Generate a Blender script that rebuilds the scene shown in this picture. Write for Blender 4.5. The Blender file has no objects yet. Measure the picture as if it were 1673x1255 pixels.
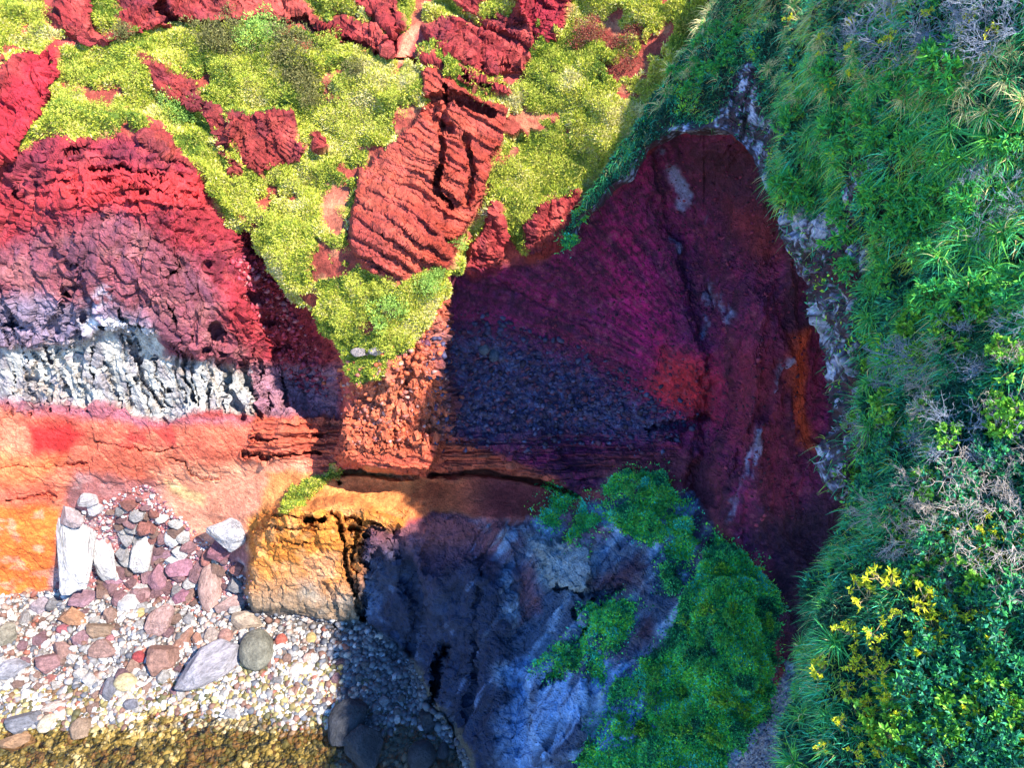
import bpy, bmesh, math, random
import numpy as np
R_ = math.radians
random.seed(7); rng = np.random.default_rng(11)
C = bpy.context.scene.collection

# ------------------------------------------------------------------ camera, sky, sun, exposure
W, H, F, PITCH, CZ = 1673.0, 1255.0, 1300.0, R_(40), 38.0
cam = bpy.data.objects.new('camera', bpy.data.cameras.new('camera')); C.objects.link(cam)
cam.location = (0, 0, CZ); cam.rotation_euler = (math.pi/2 - PITCH, 0, 0)
cam.data.sensor_width = 36; cam.data.lens = F/W*36; cam.data.clip_end = 2000; cam.data.clip_start = .1
bpy.context.scene.camera = cam
S = np.array([.57, -.33, .76]); S /= np.linalg.norm(S)          # towards the sun
world = bpy.data.worlds.new('World'); bpy.context.scene.world = world; world.use_nodes = True
nt = world.node_tree; sky = nt.nodes.new('ShaderNodeTexSky'); sky.sky_type = 'NISHITA'; sky.sun_disc = False
sky.sun_elevation = math.asin(S[2]); sky.sun_rotation = math.atan2(S[0], S[1])
sky.ozone_density = 4.5; sky.air_density = 1.0; sky.dust_density = 0; sky.altitude = 60
bg = nt.nodes['Background']; bg.inputs['Strength'].default_value = .117
tint = nt.nodes.new('ShaderNodeHueSaturation'); tint.inputs['Saturation'].default_value = 1.2      # a deep blue, very clear sky
nt.links.new(sky.outputs[0], tint.inputs['Color']); nt.links.new(tint.outputs[0], bg.inputs[0])
sun = bpy.data.objects.new('sun', bpy.data.lights.new('sun', 'SUN')); C.objects.link(sun)
sun.data.energy = 3.15; sun.data.angle = R_(.5); sun.data.color = (1, .91, .77)
from mathutils import Vector, Matrix, noise as mnoise
sun.rotation_euler = Vector((-S[0], -S[1], -S[2])).to_track_quat('-Z', 'Y').to_euler()
vs = bpy.context.scene.view_settings; vs.view_transform = 'Standard'; vs.look = 'None'; vs.exposure = 2.45; vs.gamma = 1
bpy.context.scene.cycles.diffuse_bounces = 2; bpy.context.scene.cycles.max_bounces = 6; bpy.context.scene.cycles.transparent_max_bounces = 8

# ------------------------------------------------------------------ helpers
def raydir(u, v):
    u = np.asarray(u, float); v = np.asarray(v, float)
    a = (u - W/2)/F; b = (v - H/2)/F
    return np.stack([a + 0*b, math.cos(PITCH) - b*math.sin(PITCH) + 0*a, -math.sin(PITCH) - b*math.cos(PITCH) + 0*a], -1)
def unproj_y(u, v, y):
    d = raydir(u, v); t = np.asarray(y)/d[..., 1]
    return d*t[..., None] + np.array([0, 0, CZ])
def project(P):
    Q = P - np.array([0, 0, CZ]); c, s = math.cos(PITCH), math.sin(PITCH)
    dep = Q[..., 1]*c - Q[..., 2]*s; up = Q[..., 1]*s + Q[..., 2]*c
    dep = np.where(dep < .1, .1, dep)
    return W/2 + F*Q[..., 0]/dep, H/2 - F*up/dep, dep
def _hash(ix, iy, iz, seed):
    h = (ix.astype(np.uint32)*np.uint32(374761393)) ^ (iy.astype(np.uint32)*np.uint32(668265263)) ^ (iz.astype(np.uint32)*np.uint32(2147483647)) ^ np.uint32((seed*1274126177) & 0xffffffff)
    h = (h ^ (h >> np.uint32(13)))*np.uint32(1274126177); h = (h ^ (h >> np.uint32(15)))*np.uint32(2246822519)
    return ((h ^ (h >> np.uint32(16))) & np.uint32(0xffffff)).astype(np.float64)/16777216.0
def vnoise(P, seed=0):
    i = np.floor(P).astype(np.int64); f = P - i; f = f*f*f*(f*(f*6 - 15) + 10); o = 0
    for dx in (0, 1):
        wx = f[:, 0] if dx else 1 - f[:, 0]
        for dy in (0, 1):
            wy = f[:, 1] if dy else 1 - f[:, 1]
            for dz in (0, 1):
                wz = f[:, 2] if dz else 1 - f[:, 2]
                o = o + wx*wy*wz*_hash(i[:, 0] + dx, i[:, 1] + dy, i[:, 2] + dz, seed)
    return o*2 - 1
ROT = np.array([[.8, .6, 0], [-.48, .64, .6], [.36, -.48, .8]])
def fbm(P, scale=1., octs=4, seed=0, gain=.5, stretch=(1, 1, 1)):
    q = P*np.array(stretch)/scale; a = 1.; o = 0; n = 0
    for k in range(octs):
        o = o + a*vnoise(q, seed + k*17); n += a; a *= gain; q = (q @ ROT)*2.03 + 3.7
    return o/n
def worley(P, scale, seed=0, stretch=(1, 1, 1)):
    q = P*np.array(stretch)/scale; i = np.floor(q).astype(np.int64); f1 = np.full(len(q), 9.); f2 = f1.copy(); idv = np.zeros(len(q))
    for dx in (-1, 0, 1):
        for dy in (-1, 0, 1):
            for dz in (-1, 0, 1):
                c = i + np.array([dx, dy, dz])
                hx = _hash(c[:, 0], c[:, 1], c[:, 2], seed); hy = _hash(c[:, 0], c[:, 1], c[:, 2], seed + 1); hz = _hash(c[:, 0], c[:, 1], c[:, 2], seed + 2)
                d = np.sqrt((c[:, 0] + hx - q[:, 0])**2 + (c[:, 1] + hy - q[:, 1])**2 + (c[:, 2] + hz - q[:, 2])**2)
                n1 = d < f1; f2 = np.where(n1, f1, np.minimum(f2, d)); idv = np.where(n1, hx, idv); f1 = np.where(n1, d, f1)
    return f1, f2, idv
def facet(P, scale, seed=0, stretch=(1, 1, 1), tilt=1.):
    """broken rock: every cell a tilted flat face, cracks between"""
    q = P*np.array(stretch)/scale; i = np.floor(q).astype(np.int64); f1 = np.full(len(q), 9.); f2 = f1.copy(); o = np.zeros(len(q))
    for dx in (-1, 0, 1):
        for dy in (-1, 0, 1):
            for dz in (-1, 0, 1):
                c = i + np.array([dx, dy, dz]); h = [_hash(c[:, 0], c[:, 1], c[:, 2], seed + k) for k in range(3)]
                r = [c[:, k] + h[k] - q[:, k] for k in range(3)]; d = np.sqrt(r[0]**2 + r[1]**2 + r[2]**2); n1 = d < f1
                g = [(h[k]*7.31 + h[(k + 1) % 3]*3.7) % 1. - .5 for k in range(3)]
                val = (h[0] + h[1] - 1)*.45 + tilt*1.6*(r[0]*g[0] + r[1]*g[1] + r[2]*g[2])
                f2 = np.where(n1, f1, np.minimum(f2, d)); o = np.where(n1, val, o); f1 = np.where(n1, d, f1)
    return o, f2 - f1
def sstep(a, b, x):
    t = np.clip((x - a)/(b - a), 0, 1); return t*t*(3 - 2*t)
def sdf(poly, U, V):
    """signed distance in px, positive inside"""
    p = np.array(poly, float); d = np.full(U.shape, 1e9); ins = np.zeros(U.shape, bool); n = len(p)
    for k in range(n):
        a, b = p[k], p[(k + 1) % n]; e = b - a; L = max(e @ e, 1e-9)
        t = np.clip(((U - a[0])*e[0] + (V - a[1])*e[1])/L, 0, 1)
        d = np.minimum(d, (U - a[0] - t*e[0])**2 + (V - a[1] - t*e[1])**2)
        cr = ((a[1] > V) != (b[1] > V)); den = (b[1] - a[1]) if b[1] != a[1] else 1e-9
        ins ^= cr & (U < (b[0] - a[0])*(V - a[1])/den + a[0])
    d = np.sqrt(d); return np.where(ins, d, -d)
def ldist(line, U, V):
    d = np.full(U.shape, 1e9)
    for a, b in zip(line[:-1], line[1:]):
        a = np.array(a, float); b = np.array(b, float); e = b - a; L = max(e @ e, 1e-9)
        t = np.clip(((U - a[0])*e[0] + (V - a[1])*e[1])/L, 0, 1)
        d = np.minimum(d, (U - a[0] - t*e[0])**2 + (V - a[1] - t*e[1])**2)
    return np.sqrt(d)
def tag(o, label=None, cat=None, group=None, kind=None):
    if label: o['label'] = label
    if cat: o['category'] = cat
    if group: o['group'] = group
    if kind: o['kind'] = kind
    return o
def mesh_np(name, V, Fc, mat, col=None, smooth=True):
    Fc = np.asarray(Fc); k = Fc.shape[1]; me = bpy.data.meshes.new(name)
    me.vertices.add(len(V)); me.vertices.foreach_set('co', np.ascontiguousarray(V, dtype=np.float32).ravel())
    me.loops.add(Fc.size); me.loops.foreach_set('vertex_index', np.ascontiguousarray(Fc, dtype=np.int32).ravel())
    me.polygons.add(len(Fc)); me.polygons.foreach_set('loop_start', np.arange(0, Fc.size, k, dtype=np.int32))
    me.polygons.foreach_set('use_smooth', np.full(len(Fc), smooth))
    me.update(calc_edges=True)
    if col is not None:
        a = me.color_attributes.new('Col', 'FLOAT_COLOR', 'POINT'); c4 = np.ones((len(V), 4), np.float32); c4[:, :3] = np.clip(col, 0, 1)
        a.data.foreach_set('color', c4.ravel())
    me.materials.append(mat); return me
def link(name, me, parent=None):
    o = bpy.data.objects.new(name, me); C.objects.link(o)
    if parent: o.parent = parent
    return o
def grid_faces(nr, nc):
    i = np.arange(nr - 1)[:, None]*nc + np.arange(nc - 1)[None]
    return np.stack([i, i + nc, i + nc + 1, i + 1], -1).reshape(-1, 4)
def grid_normals(P):
    du = np.gradient(P, axis=1); dv = np.gradient(P, axis=0); n = np.cross(dv, du); n /= np.linalg.norm(n, axis=-1, keepdims=True) + 1e-9
    return n

# ------------------------------------------------------------------ materials
def mat_new(name):
    m = bpy.data.materials.new(name); m.use_nodes = True; t = m.node_tree; return m, t, t.nodes['Principled BSDF']
def rock_material(name, src='attr', bump=.8, scales=(1.1, 4., 14.), var=.5, rough=.9):
    m, t, b = mat_new(name); N = t.nodes.new; L = t.links.new
    if src == 'attr': c = N('ShaderNodeAttribute'); c.attribute_name = 'Col'; co = c.outputs['Color']
    else: c = N('ShaderNodeObjectInfo'); co = c.outputs['Color']
    tc = N('ShaderNodeTexCoord'); prev = co; h = None
    for k, s in enumerate(scales):
        n = N('ShaderNodeTexNoise'); n.inputs['Scale'].default_value = s; n.inputs['Detail'].default_value = 5; n.inputs['Roughness'].default_value = .65
        L(tc.outputs['Object'], n.inputs['Vector'])
        mr = N('ShaderNodeMapRange'); mr.inputs[1].default_value = .3; mr.inputs[2].default_value = .7; mr.inputs[3].default_value = 1 - var*.75; mr.inputs[4].default_value = 1 + var*.55
        L(n.outputs['Fac'], mr.inputs[0])
        mx = N('ShaderNodeVectorMath'); mx.operation = 'SCALE'; L(prev, mx.inputs[0]); L(mr.outputs[0], mx.inputs['Scale']); prev = mx.outputs[0]
        if k >= 1:
            bp = N('ShaderNodeBump'); bp.inputs['Strength'].default_value = bump; bp.inputs['Distance'].default_value = .35/ s*2.2
            L(n.outputs['Fac'], bp.inputs['Height'])
            if h is not None: L(h, bp.inputs['Normal'])
            h = bp.outputs[0]
    L(prev, b.inputs['Base Color']); L(h, b.inputs['Normal']); b.inputs['Roughness'].default_value = rough
    b.inputs['Specular IOR Level'].default_value = .25
    return m
M_CLIFF = rock_material('cliff_rock')
M_ROCK = rock_material('boulder_stone', 'obj', .7, (.9, 3., 9.), .5, .75)
M_PEB = rock_material('pebble_stone', 'attr', .15, (2., 9., 30.), .25, .6)
def leaf_material(name, src='attr', trans=.22):
    m, t, b = mat_new(name); N = t.nodes.new; L = t.links.new
    c = N('ShaderNodeAttribute'); c.attribute_name = 'Col'
    b.inputs['Roughness'].default_value = .55; b.inputs['Specular IOR Level'].default_value = .3
    L(c.outputs['Color'], b.inputs['Base Color'])
    tr = N('ShaderNodeBsdfTranslucent'); L(c.outputs['Color'], tr.inputs['Color'])
    mx = N('ShaderNodeMixShader'); mx.inputs[0].default_value = trans; L(b.outputs[0], mx.inputs[1]); L(tr.outputs[0], mx.inputs[2])
    L(mx.outputs[0], t.nodes['Material Output'].inputs['Surface']); return m
M_LEAF = leaf_material('foliage')
M_TWIG = rock_material('dry_twig', 'attr', .2, (4., 20.), .3, .8)
mw, tw, bw = mat_new('shallow_water')
tr = tw.nodes.new('ShaderNodeBsdfTransparent'); tr.inputs[0].default_value = (.93, .87, .68, 1)
gl = tw.nodes.new('ShaderNodeBsdfGlossy'); gl.inputs['Roughness'].default_value = .04
fr = tw.nodes.new('ShaderNodeFresnel'); fr.inputs[0].default_value = 1.33
nz = tw.nodes.new('ShaderNodeTexNoise'); nz.inputs['Scale'].default_value = 1.8; nz.inputs['Detail'].default_value = 4
bp = tw.nodes.new('ShaderNodeBump'); bp.inputs['Strength'].default_value = .9; bp.inputs['Distance'].default_value = .3
tcw = tw.nodes.new('ShaderNodeTexCoord'); tw.links.new(tcw.outputs['Object'], nz.inputs['Vector']); tw.links.new(nz.outputs[0], bp.inputs['Height'])
tw.links.new(bp.outputs[0], gl.inputs['Normal']); tw.links.new(bp.outputs[0], fr.inputs['Normal'])
mx = tw.nodes.new('ShaderNodeMixShader'); tw.links.new(fr.outputs[0], mx.inputs[0]); tw.links.new(tr.outputs[0], mx.inputs[1]); tw.links.new(gl.outputs[0], mx.inputs[2])
tw.links.new(mx.outputs[0], tw.nodes['Material Output'].inputs['Surface'])

# ------------------------------------------------------------------ the far cliff, cave, ledge, buttress and beach: one sheet of terrain
def beach_y(v, z): d = raydir(0, v); return (CZ - z)/(-d[2]/d[1])
CP = [(-300,-250,44),(200,-250,45),(600,-250,46),(900,-250,45),(1200,-250,43),(1560,-250,38),
 (-250,0,39.5),(0,0,39),(200,0,40),(400,0,41),(550,0,41.5),(650,0,41),(800,0,41),(950,0,40),(1100,0,38.5),(1300,0,35),(1560,0,31),
 (-250,100,36),(0,100,36),(200,100,37),(350,100,38),(500,100,38),(650,100,37.5),(750,100,37.5),(850,100,38),(950,100,37.6),(1100,100,36.5),
 (-250,200,33.6),(0,200,34),(100,195,34),(200,190,34.3),(300,200,35),(450,200,35.6),(550,200,35.2),(700,200,35),(800,200,35.3),(900,200,35.4),(1000,200,35.2),
 (-250,270,32),(0,270,32.2),(100,240,32),(250,240,32.4),(0,320,31.6),(150,300,30.5),(300,300,31.3),(400,300,33.5),(500,300,33.8),(600,300,33.5),(720,300,33),(800,300,33.6),(880,300,34),
 (-250,400,30.4),(0,400,30.2),(150,400,29.0),(300,400,29.3),(380,400,31.4),(430,400,32.9),(480,400,32.6),(560,400,32.1),(650,400,31.6),(720,400,31.8),(800,400,33),(870,420,33.6),
 (-250,500,29.4),(0,500,29.2),(150,500,28.4),(300,500,28.4),(400,500,29.5),(460,500,32),(510,500,31.7),(550,500,31),(620,500,30.5),(690,500,30.5),(740,500,31.5),(800,500,33),
 (-250,600,28.7),(0,600,28.9),(200,600,28.4),(350,600,28.6),(420,600,29.9),(480,620,31.5),(530,620,31.4),(575,600,29.8),(640,600,29.3),(710,600,29.6),(745,600,30.8),(850,600,31.6),
 (-250,680,28.2),(0,680,28.3),(200,680,28),(400,680,28.3),(470,680,28.7),(530,690,29.6),(575,690,29.2),(640,690,28.8),(700,690,29.1),(740,690,29.4),(850,690,29.8),(1000,690,30),
 (-250,760,27.5),(0,760,27.6),(200,760,27.9),(350,750,27.7),(450,750,27.7),(530,755,28),(600,750,27.9),(700,755,28),(800,760,28.2),(900,770,28.3),(1000,765,28.2),
 (450,795,27.5),(600,787,27.6),(600,838,25.9),(480,838,26.2),(700,787,27.6),(700,842,25.4),(820,800,27.5),(820,848,25.1),(930,820,27),
 (430,900,26.2),(430,1000,25.3),(500,900,26.0),(500,1005,25.2),(590,1000,25.2),(590,900,25.9),
 (380,900,27.4),(380,850,27.9),(360,800,28.1),(250,950,26.9),(150,950,26.9),(60,985,26.1),(250,850,28.3),(250,790,28.3),(110,850,27.6),(-250,900,26.4),(0,900,26.5),(0,970,26.05),(60,850,27),(90,900,26.8),
 (640,900,24.9),(640,1000,24.2),(650,1035,24.1),(720,900,24.6),(740,1000,22.8),(740,1100,21),(775,1180,18.9),(850,900,24.3),(850,1000,22.3),(850,1100,20),(850,1200,17.5),(850,1255,16.2),
 (930,900,24),(950,1000,21.3),(950,1100,18.8),(950,1200,16.5),(950,1255,15.4),(950,850,25.3),(1050,800,26),(1050,900,23.2),(1050,1000,20.6),(1100,1100,17.9),(1100,1200,15.6),(1100,1255,14.4),
 (1120,850,24.5),(1190,900,22.6),(1200,1000,19.2),(1230,1100,17),(1200,1200,15.2),(1190,1255,14.3),(850,1400,12.9),(1000,1400,12.2),(1200,1400,11.6),
 (1300,1085,18.6),(1280,1150,17.3),(1275,1200,16.2),(1250,1255,15),(1250,1400,12.3),(1290,1000,20.2),(1290,900,23),(1300,800,25),(1310,700,27.2),(1300,600,28.8),(1290,500,30),(1270,400,31.8),(1260,300,33.2),(1200,220,33.4),
 (1000,600,32),(1000,500,33.8),(1000,400,34.8),(1000,310,35),(1100,220,35),(1100,300,35.5),(1100,400,34.8),(1100,500,32.8),(1100,600,30.6),(1160,650,29.4),(1180,500,31.6),(1180,400,33.4),(1180,300,34.6),(1220,250,34),
 (1240,500,29.2),(1240,600,27.4),(1230,700,26),(1200,800,24.6),(1150,750,27.2),(1150,830,25),(1100,720,28.4),(900,500,33.6),(900,600,32.2),
 (1450,300,32),(1450,600,29),(1450,900,24),(1450,1200,15),(1450,1400,12),(1600,300,27),(1600,700,20),(1600,1200,14),(1600,1400,11)]
for u in (-250, -100, 0, 120, 240, 360, 460, 560, 620):
    for v, z in ((1040, .75), (1100, .45), (1160, .15), (1210, -.15), (1255, -.5), (1400, -1.3)):
        CP.append((u, v, float(beach_y(v, z))))
for u, v, z in ((390, 1015, .85), (200, 1000, 1.0), (0, 1010, .9), (680, 1110, .3), (690, 1180, 0), (700, 1255, -.4), (740, 1255, -.3), (720, 1400, -1.2)):
    CP.append((u, v, float(beach_y(v, z))))
CP = np.array(CP, float)
def rbf_fit(cp, c=28., lam=.6):
    X = cp[:, :2]; D = np.sqrt(((X[:, None] - X[None])**2).sum(-1) + c*c); n = len(X)
    A = np.zeros((n + 3, n + 3)); A[:n, :n] = D - lam*np.eye(n)*1.0; Pm = np.c_[np.ones(n), X/1000]; A[:n, n:] = Pm; A[n:, :n] = Pm.T
    w = np.linalg.solve(A, np.r_[cp[:, 2], 0, 0, 0])
    def f(U, V):
        o = w[n] + w[n + 1]*U/1000 + w[n + 2]*V/1000
        for k in range(n): o = o + w[k]*np.sqrt((U - X[k, 0])**2 + (V - X[k, 1])**2 + c*c)
        return o
    return f
YF = rbf_fit(CP)
STEP = 2.3
us = np.arange(-230, 1560, STEP); vsx = np.arange(-200, 1400, STEP)
GU, GV = np.meshgrid(us, vsx); SH = GU.shape
q2 = np.stack([GU.ravel()/60, GV.ravel()/60, np.zeros(GU.size)], 1)
wu = (fbm(q2, 1., 4, 5)*14 + fbm(q2*6, 1., 2, 25)*4).reshape(SH); wv = (fbm(q2, 1., 4, 95)*14 + fbm(q2*6, 1., 2, 65)*4).reshape(SH)
def pm(poly, soft=4., warp=1.): return sstep(-soft, soft, sdf(poly, GU + wu*warp, GV + wv*warp))
def gm(line, width, warp=1.25): return 1 - sstep(.25, 1., ldist(line, GU + wu*warp, GV + wv*warp)/width)
Y = YF(GU, GV)

P_BLOCK = [(409,900),(418,868),(440,838),(462,822),(500,826),(545,816),(600,830),(640,842),(622,890),(604,930),(606,965),(597,1012),(560,1018),(500,1010),(440,1014),(414,1004),(408,950)]
P_V = [(300,250),(370,335),(420,390),(470,450),(510,510),(540,570),(556,610),(562,700),(548,745),(600,775),(700,775),(736,700),(733,600),(728,480),(745,425),(700,340),(560,250)]
P_SLAB = [(692,108),(740,128),(832,182),(826,232),(804,268),(790,320),(762,372),(732,428),(690,432),(640,462),(602,442),(575,398),(584,330),(592,280),(640,236),(690,190)]
P_DIKE = [(230,95),(252,100),(292,120),(340,165),(362,185),(376,215),(374,250),(404,282),(380,288),(350,242),(330,192),(290,165),(255,145),(240,125)]
P_OUT = [(366,186),(420,190),(470,184),(485,220),(500,238),(490,262),(440,275),(430,287),(390,268),(372,236)]
P_OUT2 = [(245,200),(285,212),(292,240),(310,270),(255,246),(235,226)]
P_OUT3 = [(508,212),(528,222),(532,245),(518,250),(505,235)]
P_MOUND = [(-230,330),(-20,300),(30,245),(110,225),(170,233),(235,216),(300,245),(335,295),(375,345),(415,395),(470,465),(520,540),(556,620),(556,700),(500,690),(420,672),(340,668),(270,692),(200,668),(-230,650)]
P_RUB = [(730,560),(780,540),(900,580),(1020,640),(1110,690),(1060,715),(940,705),(830,712),(735,705)]
P_PRISM = [(556,560),(600,575),(650,560),(700,520),(735,470),(738,600),(735,700),(690,745),(560,745),(562,690),(590,650)]
P_STRIA = [(410,672),(560,690),(740,700),(1000,705),(1120,700),(1100,760),(940,800),(800,776),(680,775),(550,775),(400,752)]
P_BUT = [(600,870),(700,850),(850,850),(960,830),(1050,800),(1130,800),(1180,900),(1255,950),(1270,1100),(1220,1255),(1200,1400),(800,1400),(770,1230),(705,1140),(680,1085),(640,1045),(603,1012)]
# top rock ribs (red, standing out of the scrub)
RIBS = [[(696,42),(742,28),(842,72),(872,98),(862,118),(800,122),(722,78)], [(820,-30),(945,-30),(922,40),(892,72),(858,42)], [(505,30),(560,30),(610,40),(640,70),(645,92),(590,80),(520,58)],
 [(690,88),(760,105),(840,148),(830,158),(760,135),(692,105)], [(120,-40),(160,-40),(145,30),(145,72),(100,60),(80,30)], [(200,-60),(460,-40),(520,30),(455,32),(390,34),(300,38),(262,42),(215,55),(152,72),(190,40)],
 [(-230,170),(-20,130),(40,75),(88,70),(104,120),(62,180),(28,240),(-20,290),(-230,300)], [(570,0),(600,20),(640,60),(660,40),(640,-30)], [(790,370),(812,330),(826,380),(815,440),(770,460),(755,440)], [(880,330),(950,300),(958,330),(905,410),(860,425),(845,400)], [(700,-30),(820,-40),(850,0),(880,90),(830,60),(760,20)]]
CREV = [([(u0, 560 + 25*math.sin(u0)), (u0 + 9, 610), (u0 + 16, 668)], 2.6 + 1.2*math.sin(u0*3), .28) for u0 in range(10, 420, 27)] + [([(432,862),(480,868),(540,866)], 2.5, .25), ([(545,872),(600,872),(640,866)], 3, .4), ([(440,885),(520,892),(550,890)], 2, .15), ([(262,0),(275,30),(300,50),(335,80)], 9, 1.2), ([(480,25),(560,60),(640,95),(700,110)], 7, .8), ([(700,80),(790,135),(850,150)], 7, .9), ([(750,50),(800,110),(868,118)], 6, .6), ([(640,20),(650,60),(640,100)], 6, .4),
 ([(735,150),(715,220),(718,290),(735,330)], 5, .7), ([(720,175),(690,165),(745,155),(800,190)], 9, .9), ([(700,180),(735,205)], 10, .9), ([(760,230),(775,290),(770,330)], 7, .6), ([(715,270),(716,310)], 7, .7),
 ([(410,715),(470,718),(520,712)], 3.5, .4), ([(400,742),(450,748),(520,740)], 3.5, .5), ([(0,757),(70,765),(140,762)], 3, .3), ([(20,818),(60,815),(90,814)], 3, .25),
 ([(170,728),(230,732),(280,735)], 2.5, .2), ([(270,752),(300,765),(315,785),(350,780)], 3, .25),
 ([(545,840),(553,880),(568,930),(588,965),(596,1010)], 6, 1.0), ([(588,860),(582,920),(592,960)], 5, .8), ([(560,850),(585,858),(640,865)], 3, .5), ([(500,848),(530,850)], 5, .7), ([(555,895),(585,900),(610,895)], 3, .5), ([(440,838),(480,845),(520,862)], 2.5, .3), ([(530,950),(545,985),(548,1012)], 3, .25),
 ([(640,870),(665,930),(682,985),(672,1070)], 20, .6), ([(600,905),(605,960),(602,1010)], 8, .8), ([(724,1060),(718,1100),(716,1140)], 11, 1.3), ([(700,1140),(730,1170),(745,1230)], 7, .4), ([(775,920),(780,1000),(770,1100),(760,1180)], 8, .22), ([(905,950),(985,960),(960,1000)], 8, .5), ([(940,1000),(960,1060),(900,1110)], 10, .6), ([(1000,960),(960,1030),(880,1120)], 10, .5),
 ([(120,445),(98,470),(92,520),(80,590)], 4, .5), ([(165,430),(185,485),(195,520),(225,545)], 4, .6), ([(215,560),(235,600),(260,660)], 3.5, .5), ([(270,430),(285,470),(285,520),(300,590),(310,660)], 5, .6), ([(360,600),(380,640),(395,680)], 5, .7), ([(400,600),(410,640),(415,675)], 7, .9), ([(430,600),(440,660)], 4, .6), ([(455,610),(465,665)], 4, .6), ([(20,440),(10,500),(25,545)], 4, .5), ([(330,610),(350,650)], 3, .4), ([(150,560),(160,640)], 3, .4), ([(60,560),(55,630)], 3, .35),
 ([(110,250),(125,240),(140,245)], 8, .8), ([(120,280),(200,282),(290,295)], 4, .5), ([(130,300),(220,308),(320,318)], 3.5, .4), ([(28,310),(40,330)], 6, .5), ([(1085,215),(1110,330),(1150,480),(1180,580),(1170,680),(1150,800)], 34, .7), ([(1165,470),(1200,560),(1190,700)], 14, .25), ([(1280,600),(1240,690),(1190,790)], 12, .2), ([(1060,700),(1110,692),(1160,685)], 10, .5), ([(1075,600),(1090,540)], 4, .1), ([(785,440),(900,500),(980,530)], 5, .12)]
PITS = [((500,848),13,.8), ((527,850),8,.6), ((578,868),11,.8), ((600,880),8,.6), ((568,905),7,.5), ((128,245),15,.9), ((290,440),16,1.1), ((345,435),8,.5), ((130,515),10,.7), ((240,540),9,.7), ((165,540),7,.6), ((275,640),8,.6), ((355,545),20,.9), ((370,560),12,.7), ((20,535),12,.7), ((50,620),7,.5), ((410,480),22,.8), ((455,560),20,.8), ((440,520),14,.6), ((100,470),9,.6), ((335,575),9,.6), ((110,430),10,.6), ((570,265),16,1.0), ((640,55),16,.9), ((525,240),10,.7), ((545,790),8,.6), ((1085,905),0.1,0), ((225,620),8,.5), ((265,690),9,.5)]
Y -= 1.15*pm(P_BLOCK, 9., .9)*sstep(1022, 985, GV)
Y -= .75*pm(P_SLAB, 4., .9)*sstep(445, 370, GV)
STEPS = [(P_SLAB, 0, 4.), (P_DIKE, -.75, 4.), (P_OUT, -.85, 4.), (P_OUT2, -.4, 4.), (P_OUT3, -.7, 4.)] + [(r, -.85, 5.) for r in RIBS]
for poly, amt, soft in STEPS: Y += amt*pm(poly, soft, .7)
mV = pm(P_V, 5, .5)*sstep(270, 430, GV); Y -= 2.0*mV
Y += .45*pm([(-230,575),(90,570),(180,540),(262,550),(330,592),(412,605),(500,610),(500,668),(415,672),(345,664),(272,690),(200,664),(-230,640)], 8)
Y -= .75*pm([(645,1046),(690,930),(755,915),(830,950),(835,1080),(810,1240),(770,1235),(705,1140),(680,1085)], 26)
Y -= .5*pm([(610,905),(650,870),(690,915),(665,1000),(650,1040),(606,1010)], 14)
Y -= .5*pm([(868,880),(975,885),(965,960),(900,948)], 5)
Y -= .45*pm([(850,1090),(960,1070),(940,1240),(870,1250)], 10)
for line, w_, dd in CREV: Y += dd*gm(line, w_)
Y += .75*gm([(545,772),(620,776),(700,772),(800,776),(860,786),(945,812)], 9, .4)
for (cx, cy), r_, dd in PITS: Y += dd*(1 - sstep(.3, 1., np.hypot(GU + wu - cx, (GV + wv - cy)*1.2)/r_))
mSLAB = pm(P_SLAB, 6); mSTR = pm(P_STRIA, 6); mMOUND = pm(P_MOUND, 10); mRUB = pm(P_RUB, 25); mPR = pm(P_PRISM, 12); mBUT = pm(P_BUT, 8)
def saw(q, lo=.72):
    f = q - np.floor(q); return np.where(f < lo, f/lo, (1 - f)/(1 - lo))
n1 = fbm(q2*.6, 1., 3, 40).reshape(SH); n2 = fbm(q2*2.2, 1., 3, 41).reshape(SH)
qs = (GV - .56*GU)/30 + n1*.7 + n2*.25
n3 = fbm(q2*1.1, 1., 4, 44).reshape(SH)
low_ = sstep(230, 420, GV + .3*(GU - 700))
Y -= mSLAB*((.16 + .28*low_)*saw(qs, .9)*sstep(-.35, .15, n3) + .13*saw(qs*2.37 + 3, .8)*sstep(-.1, .2, n1) + .07*saw(qs*4.7 + n2, .8)*low_ + .03*saw(qs*7.9))
ribq = (GV - .5*GU)/22 + n1*1.1
for r in RIBS[:4] + [RIBS[10], P_DIKE, P_OUT]: Y -= pm(r, 6)*(.2*saw(ribq, .85)*sstep(-.2, .2, n3) + .08*saw(ribq*2.7, .8))
qt = GV/17 + n1*.8 + n2*.25
Y -= mSTR*(.24*saw(qt, .85)*sstep(-.35, .1, n3) + .1*saw(qt*2.6, .8))
mTOP = pm([(60,250),(250,240),(330,300),(350,350),(200,350),(40,330)], 12); Y -= mTOP*.22*saw(GV/19 - ((GU - 200)/260)**2 + n1*1.0)
P_BOWL = [(735,440),(880,430),(1000,310),(1100,212),(1180,205),(1260,300),(1420,500),(1420,900),(1340,1100),(1290,1100),(1250,940),(1170,850),(1100,780),(940,805),(735,700)]
mBOWL = pm(P_BOWL, 10)
rb_ = np.hypot(GU - 1200, GV - 705); qb = (np.arctan2(705 - GV, 1200 - GU) + .00045*rb_)/.075 + n1*.45
Y -= mBOWL*sstep(1190, 1100, GU)*sstep(700, 660, GV)*sstep(90, 240, rb_)*(.07*saw(qb*.6, .85)*sstep(-.2, .25, n3) + .035*saw(qb*2.1, .8)*sstep(-.1, .3, n2))
P0 = unproj_y(GU, GV, Y); N0 = grid_normals(P0)
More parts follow.
